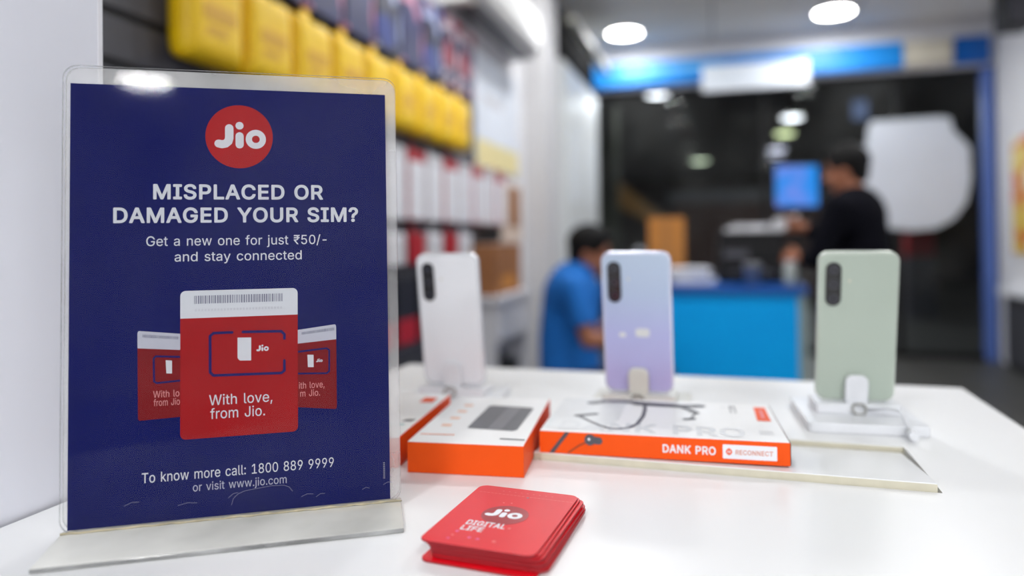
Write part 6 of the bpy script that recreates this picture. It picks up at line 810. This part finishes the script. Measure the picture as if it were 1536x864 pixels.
MB().box(-.128, .128, -.0165, -.015, SZ + .183, SZ + .437, scr()).build('screen', mn)
MB().box(-.02, .02, .02, .045, .01, SZ + .33, k_black).build('stand_column', mn); MB().box(-.1, .1, -.05, .1, 0, .012, k_black).build('stand_foot', mn)

# ------------------------------------------------------------------ people
def remesh(b, name, parent, m, vox, it=8):
    me = bpy.data.meshes.new(name); b.bm.to_mesh(me); b.bm.free()
    o = bpy.data.objects.new(name, me); COL.objects.link(o)
    r = o.modifiers.new('r', 'REMESH'); r.mode = 'VOXEL'; r.voxel_size = vox; r.use_smooth_shade = True
    s = o.modifiers.new('s', 'SMOOTH'); s.iterations = it; s.factor = .5
    bpy.context.view_layer.update()
    m2 = bpy.data.meshes.new_from_object(o.evaluated_get(bpy.context.evaluated_depsgraph_get()))
    bpy.data.objects.remove(o); bpy.data.meshes.remove(me)
    m2.name = name; m2.materials.clear(); m2.materials.append(m)
    for p in m2.polygons: p.use_smooth = True
    o = bpy.data.objects.new(name, m2); COL.objects.link(o); o.parent = parent
    return o
def limb(b, pts, rs, m, capend=True, capstart=True):
    pts = [Vector(p) for p in pts]
    for (p, q), (r0, r1) in zip(zip(pts, pts[1:]), zip(rs, rs[1:])): b.cone(p, q, r0, r1, m, 16)
    for i, (p, r) in enumerate(zip(pts, rs)):
        if (i == 0 and not capstart) or (i == len(pts) - 1 and not capend): continue
        b.ball(p, r, m, 16)
def hand(b, wrist, d, palm_n, side, curl, m):
    d = Vector(d).normalized(); n = Vector(palm_n).normalized(); s = d.cross(n).normalized() * side
    w = Vector(wrist)
    b.ball(w + d * .048, .045, m, 16, (1, .82, .34), Matrix((d, s, n)).transposed())
    for i, (o, L) in enumerate(((-.027, .072), (-.009, .08), (.009, .076), (.026, .060))):
        p = w + d * .085 + s * o; a = 0; pts = [p - d * .02]; rr = [.0098]
        for sgm in (.45, .32, .23):
            a += curl
            p = p + (d * math.cos(a) + n * math.sin(a)) * L * sgm; pts.append(p); rr.append(.0092 - .0008 * len(pts))
        limb(b, pts, rr, m)
    p = w + d * .03 - s * .035
    limb(b, [w + d * .02 - s * .02, p, p + d * .03 - s * .02 + n * .012, p + d * .055 - s * .022 + n * .022], [.014, .0125, .0105, .0085], m)
def head(b, c, f, up, m):                 # c: centre of head, f: face direction
    f = Vector(f).normalized(); up = Vector(up).normalized(); r = up.cross(f).normalized(); up = f.cross(r)
    rot = Matrix((r, f, up)).transposed(); c = Vector(c)
    L = lambda x, y, z: c + r * x + f * y + up * z
    b.ball(L(0, -.012, .03), .092, m, 24, (.84, 1.06, .98), rot)
    b.ball(L(0, .022, -.04), .07, m, 20, (.86, .92, 1.1), rot)
    b.ball(L(0, .062, -.095), .024, m, 12, (1.1, .8, .8), rot)           # chin
    limb(b, [L(0, .084, .02), L(0, .106, -.022)], [.009, .015], m); b.ball(L(.012, .094, -.027), .010, m, 10); b.ball(L(-.012, .094, -.027), .010, m, 10)   # nose
    b.ball(L(0, .078, .045), .03, m, 12, (1.7, .5, .5), rot)            # brow
    for s in (1, -1):
        b.ball(L(.078 * s, -.01, -.012), .03, m, 12, (.35, .6, 1.0), rot)    # ears
        b.ball(L(.035 * s, .066, -.03), .022, m, 12)                      # cheek
    b.ball(L(0, .083, -.062), .02, m, 12, (1.15, .55, .5), rot)
    return L, rot
def face_bits(L, rot, parent):
    e = MB()
    for s in (1, -1): e.ball(L(.031 * s, .079, .012), .0115, eye_m, 12, (1.2, .6, .8), rot)
    e.build('eyes', parent); MB().ball(L(0, .0935, -.062), .017, lip_m, 12, (1.25, .35, .42), rot).build('mouth', parent)
def hair(L, rot, parent):
    b = MB(); b.ball(L(0, -.022, .048), .099, hair_m, 24, (.89, 1.06, .95), rot); b.ball(L(0, -.062, -.005), .07, hair_m, 18, (.98, .72, 1.05), rot); b.ball(L(0, .05, .105), .045, hair_m, 14, (1.5, 1.0, .55), rot)
    for s in (1, -1): b.ball(L(.074 * s, -.008, .03), .03, hair_m, 12, (.4, .8, 1.2), rot)
    for i in range(26):
        a = random.uniform(0, 2 * PI); t = random.uniform(.2, 1); b.ball(L(.07 * t * math.cos(a), -.02 + .08 * t * math.sin(a), .135 - .05 * t * t), .018, hair_m, 8)
    remesh(b, 'hair', parent, hair_m, .007, 3)
def collar_cut(o, zmax=None): return o

# seated man: faces +x (towards the desk), local axes then turned
random.seed(11)
c = at(856, 500, 3.55)
sm = thing('person', 'seated man with black hair in a blue polo shirt, turned towards the blue desk', 'person', (c.x, c.y, 0), (0, 0, -.15))
SM_SEAT = .44
b = MB(); m = skin_m
pel = (0, 0, .42); wa = (-.015, 0, .63); ch = (.01, 0, .86); nk = (.075, 0, .995)
hc = (.10, 0, 1.068)
limb(b, [pel, wa, ch], [.135, .12, .13], m); b.ball((0, 0, .42), .14, m, 20, (.85, 1.15, .8)); b.ball((.01, 0, .87), .15, m, 20, (.78, 1.2, 1.0))
limb(b, [(.03, 0, .93), nk, (.105, 0, 1.05)], [.075, .056, .054], m)
L_, rot_ = head(b, hc, (1, -.02, -.22), (.15, 0, 1), m)
for s in (1, -1):
    shd = (.03, .175 * s, .91); elb = (.10, .225 * s, .665); wr = (.335, .15 * s, .665)
    limb(b, [(.02, .09 * s, .92), shd, elb], [.06, .052, .040], m); limb(b, [elb, (.18, .205 * s, .662), wr], [.041, .038, .026], m)
    hand(b, wr, (1, -.1 * s, .05), (0, -s, -.3), s, .35, m)
    hip = (.03, .095 * s, .40); kn = (.44, .13 * s, .47); an = (.40, .14 * s, .085)
    limb(b, [hip, kn], [.085, .056], m); limb(b, [kn, (.41, .135 * s, .35), an], [.056, .054, .036], m); limb(b, [an, (.47, .145 * s, .035), (.56, .15 * s, .03)], [.036, .034, .026], m)
remesh(b, 'body', sm, skin_m, .0065, 6)
face_bits(L_, rot_, sm); hair(L_, rot_, sm)
b = MB(); limb(b, [(0, 0, .40), wa, ch], [.16, .147, .15], polo, capstart=False); b.ball((.0, 0, .43), .155, polo, 20, (.9, 1.15, .5)); b.ball((.01, 0, .87), .165, polo, 20, (.80, 1.2, .98))
limb(b, [(.03, 0, .93), (.068, 0, .99)], [.088, .066], polo, False)
for s in (1, -1): limb(b, [(.02, .09 * s, .915), (.03, .177 * s, .905), (.082, .213 * s, .728)], [.073, .067, .062], polo, False)
remesh(b, 'polo_shirt', sm, polo, .008, 6)
b = MB()
limb(b, [(.068, 0, .985), (.082, 0, 1.012)], [.069, .066], polo, False, False); b.build('collar', sm)
b = MB(); b.ball((0, 0, .40), .15, jeans, 20, (.88, 1.16, .7))
for s in (1, -1): limb(b, [(.03, .095 * s, .40), (.44, .13 * s, .47)], [.098, .07], jeans); limb(b, [(.44, .13 * s, .47), (.41, .135 * s, .35), (.40, .14 * s, .10)], [.07, .066, .055], jeans, False)
remesh(b, 'trousers', sm, jeans, .009, 6)
for s in (1, -1):
    b = MB(); limb(b, [(.385, .14 * s, .05), (.46, .145 * s, .045), (.565, .15 * s, .038)], [.045, .043, .037], shoe_m); o = remesh(b, 'shoe', sm, shoe_m, .008, 4)
so = thing('stool', 'stool under the seated man in the blue polo shirt', 'stool', (c.x, c.y, 0), (0, 0, -.15))
MB().lathe([(.15, .25), (.165, .262), (.165, .278), (.14, .286), (.01, .288)], k_black, 28).build('seat', so)
for i in range(4):
    a = PI / 4 + i * PI / 2; MB().tube([(.11 * math.cos(a), .11 * math.sin(a), .255), (.17 * math.cos(a), .17 * math.sin(a), .0)], .012, metal_g).build('leg', so)

# standing man: faces -x and away, behind the desk
c = at(1275, 430, 3.62)
st_ = thing('person', 'standing man in a dark shirt seen from behind, in front of the pale badge panel', 'person', (c.x + .05, c.y, 0), (0, 0, PI - .85))
# local +x is his facing direction (screen left, slightly away)
b = MB(); m = skin_m
D_ = -.03
pel = (0, 0, .90); wa = (.0, 0, 1.03); ch = (.02, 0, 1.22); nk = (.03, 0, 1.38); hc = (.06, 0, 1.475)
limb(b, [pel, wa, ch], [.13, .125, .13], m); b.ball((0, 0, .88), .145, m, 20, (.85, 1.15, .8)); b.ball((.01, 0, 1.23), .155, m, 20, (.75, 1.22, 1.0))
limb(b, [(.02, 0, 1.29), nk, (.045, 0, 1.44)], [.08, .06, .056], m)
L_, rot_ = head(b, hc, (1, .12, -.12), (.08, 0, 1), m)
for s in (1, -1):
    shd = (.02, .19 * s, 1.285); elb = (.10, .245 * s, 1.03); wr = (.27, .09, 1.02) if s > 0 else (.33, -.06, 1.19)
    limb(b, [(.01, .1 * s, 1.29), shd, elb], [.062, .055, .043], m); limb(b, [elb, ((elb[0] + wr[0]) / 2, (elb[1] + wr[1]) / 2, (elb[2] + wr[2]) / 2), wr], [.043, .039, .027], m)
    hand(b, wr, (1, -.1 * s, .1), (0, -s, -.2), s, .4, m)
    hip = (0, .095 * s, .88); kn = (.02, .11 * s, .48); an = (-.02, .12 * s, .09)
    limb(b, [hip, kn], [.088, .058], m); limb(b, [kn, (-.005, .115 * s, .34), an], [.058, .056, .038], m); limb(b, [an, (.06, .125 * s, .035), (.15, .13 * s, .03)], [.037, .034, .026], m)
remesh(b, 'body', st_, skin_m, .0065, 6)
face_bits(L_, rot_, st_); hair(L_, rot_, st_)
b = MB(); limb(b, [(0, 0, .86), wa, ch], [.155, .15, .152], shirt_d, capstart=False); b.ball((0, 0, .89), .158, shirt_d, 20, (.9, 1.15, .5)); b.ball((.01, 0, 1.23), .172, shirt_d, 20, (.78, 1.22, 1.0))
limb(b, [(.02, 0, 1.29), (.028, 0, 1.365)], [.092, .07], shirt_d, False)
for s in (1, -1): limb(b, [(.01, .1 * s, 1.285), (.02, .192 * s, 1.28), (.10, .247 * s, 1.03), (.19, .165, 1.025) if s > 0 else (.315, -.072, 1.18)], [.078, .072, .060, .050], shirt_d, False)
remesh(b, 'shirt', st_, shirt_d, .008, 6)
b = MB(); b.ball((0, 0, .87), .155, jeans, 20, (.88, 1.16, .7))
for s in (1, -1): limb(b, [(0, .095 * s, .88), (.02, .11 * s, .48)], [.102, .072], jeans); limb(b, [(.02, .11 * s, .48), (-.005, .115 * s, .34), (-.02, .12 * s, .07)], [.072, .068, .06], jeans, False)
remesh(b, 'trousers', st_, jeans, .009, 6)
for s in (1, -1):
    b = MB(); limb(b, [(-.035, .12 * s, .05), (.05, .125 * s, .045), (.155, .13 * s, .038)], [.045, .043, .037], shoe_m); remesh(b, 'shoe', st_, shoe_m, .008, 4)

# ------------------------------------------------------------------ dim things outside the glass
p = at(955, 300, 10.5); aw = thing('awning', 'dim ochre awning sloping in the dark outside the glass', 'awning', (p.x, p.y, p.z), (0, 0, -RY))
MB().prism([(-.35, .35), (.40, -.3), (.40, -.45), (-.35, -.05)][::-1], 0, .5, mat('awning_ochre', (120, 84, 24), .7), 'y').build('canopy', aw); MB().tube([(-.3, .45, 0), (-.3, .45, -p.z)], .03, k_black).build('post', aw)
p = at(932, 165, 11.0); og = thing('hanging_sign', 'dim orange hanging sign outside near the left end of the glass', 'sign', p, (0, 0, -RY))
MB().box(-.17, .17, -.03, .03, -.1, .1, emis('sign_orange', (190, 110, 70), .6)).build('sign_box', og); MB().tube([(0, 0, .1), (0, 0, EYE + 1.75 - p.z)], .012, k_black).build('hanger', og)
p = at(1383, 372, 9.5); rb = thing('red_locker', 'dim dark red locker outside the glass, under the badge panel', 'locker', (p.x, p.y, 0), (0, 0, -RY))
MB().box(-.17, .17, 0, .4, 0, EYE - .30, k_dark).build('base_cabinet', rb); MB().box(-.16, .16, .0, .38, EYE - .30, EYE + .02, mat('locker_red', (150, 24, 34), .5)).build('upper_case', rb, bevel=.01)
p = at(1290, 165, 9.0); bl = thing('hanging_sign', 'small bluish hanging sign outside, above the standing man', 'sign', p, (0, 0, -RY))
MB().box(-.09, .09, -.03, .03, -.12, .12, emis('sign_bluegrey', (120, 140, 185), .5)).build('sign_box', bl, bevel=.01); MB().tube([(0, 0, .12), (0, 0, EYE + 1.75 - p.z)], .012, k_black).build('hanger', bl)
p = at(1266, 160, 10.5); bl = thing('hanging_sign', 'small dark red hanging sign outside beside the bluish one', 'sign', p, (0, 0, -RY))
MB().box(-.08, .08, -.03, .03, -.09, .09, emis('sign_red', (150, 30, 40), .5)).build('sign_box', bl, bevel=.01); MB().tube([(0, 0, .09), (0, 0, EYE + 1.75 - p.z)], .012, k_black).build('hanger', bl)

# white sheet held up by the standing man
mw = Matrix.Translation(st_.location) @ Matrix.Rotation(PI - .85, 4, 'Z')
hp = mw @ Vector((.43, -.02, 1.20))
MB().prism([(-.08, -.055), (.075, .0), (.095, .07), (-.035, .04)], -.0015, .0015, p_white, 'y').build('paper_sheet', loc=hp, rotz=-.1)
tag([o for o in bpy.data.objects if o.name.startswith('paper_sheet') and o.parent is None][0], 'small white sheet in the raised hand of the standing man', 'paper')

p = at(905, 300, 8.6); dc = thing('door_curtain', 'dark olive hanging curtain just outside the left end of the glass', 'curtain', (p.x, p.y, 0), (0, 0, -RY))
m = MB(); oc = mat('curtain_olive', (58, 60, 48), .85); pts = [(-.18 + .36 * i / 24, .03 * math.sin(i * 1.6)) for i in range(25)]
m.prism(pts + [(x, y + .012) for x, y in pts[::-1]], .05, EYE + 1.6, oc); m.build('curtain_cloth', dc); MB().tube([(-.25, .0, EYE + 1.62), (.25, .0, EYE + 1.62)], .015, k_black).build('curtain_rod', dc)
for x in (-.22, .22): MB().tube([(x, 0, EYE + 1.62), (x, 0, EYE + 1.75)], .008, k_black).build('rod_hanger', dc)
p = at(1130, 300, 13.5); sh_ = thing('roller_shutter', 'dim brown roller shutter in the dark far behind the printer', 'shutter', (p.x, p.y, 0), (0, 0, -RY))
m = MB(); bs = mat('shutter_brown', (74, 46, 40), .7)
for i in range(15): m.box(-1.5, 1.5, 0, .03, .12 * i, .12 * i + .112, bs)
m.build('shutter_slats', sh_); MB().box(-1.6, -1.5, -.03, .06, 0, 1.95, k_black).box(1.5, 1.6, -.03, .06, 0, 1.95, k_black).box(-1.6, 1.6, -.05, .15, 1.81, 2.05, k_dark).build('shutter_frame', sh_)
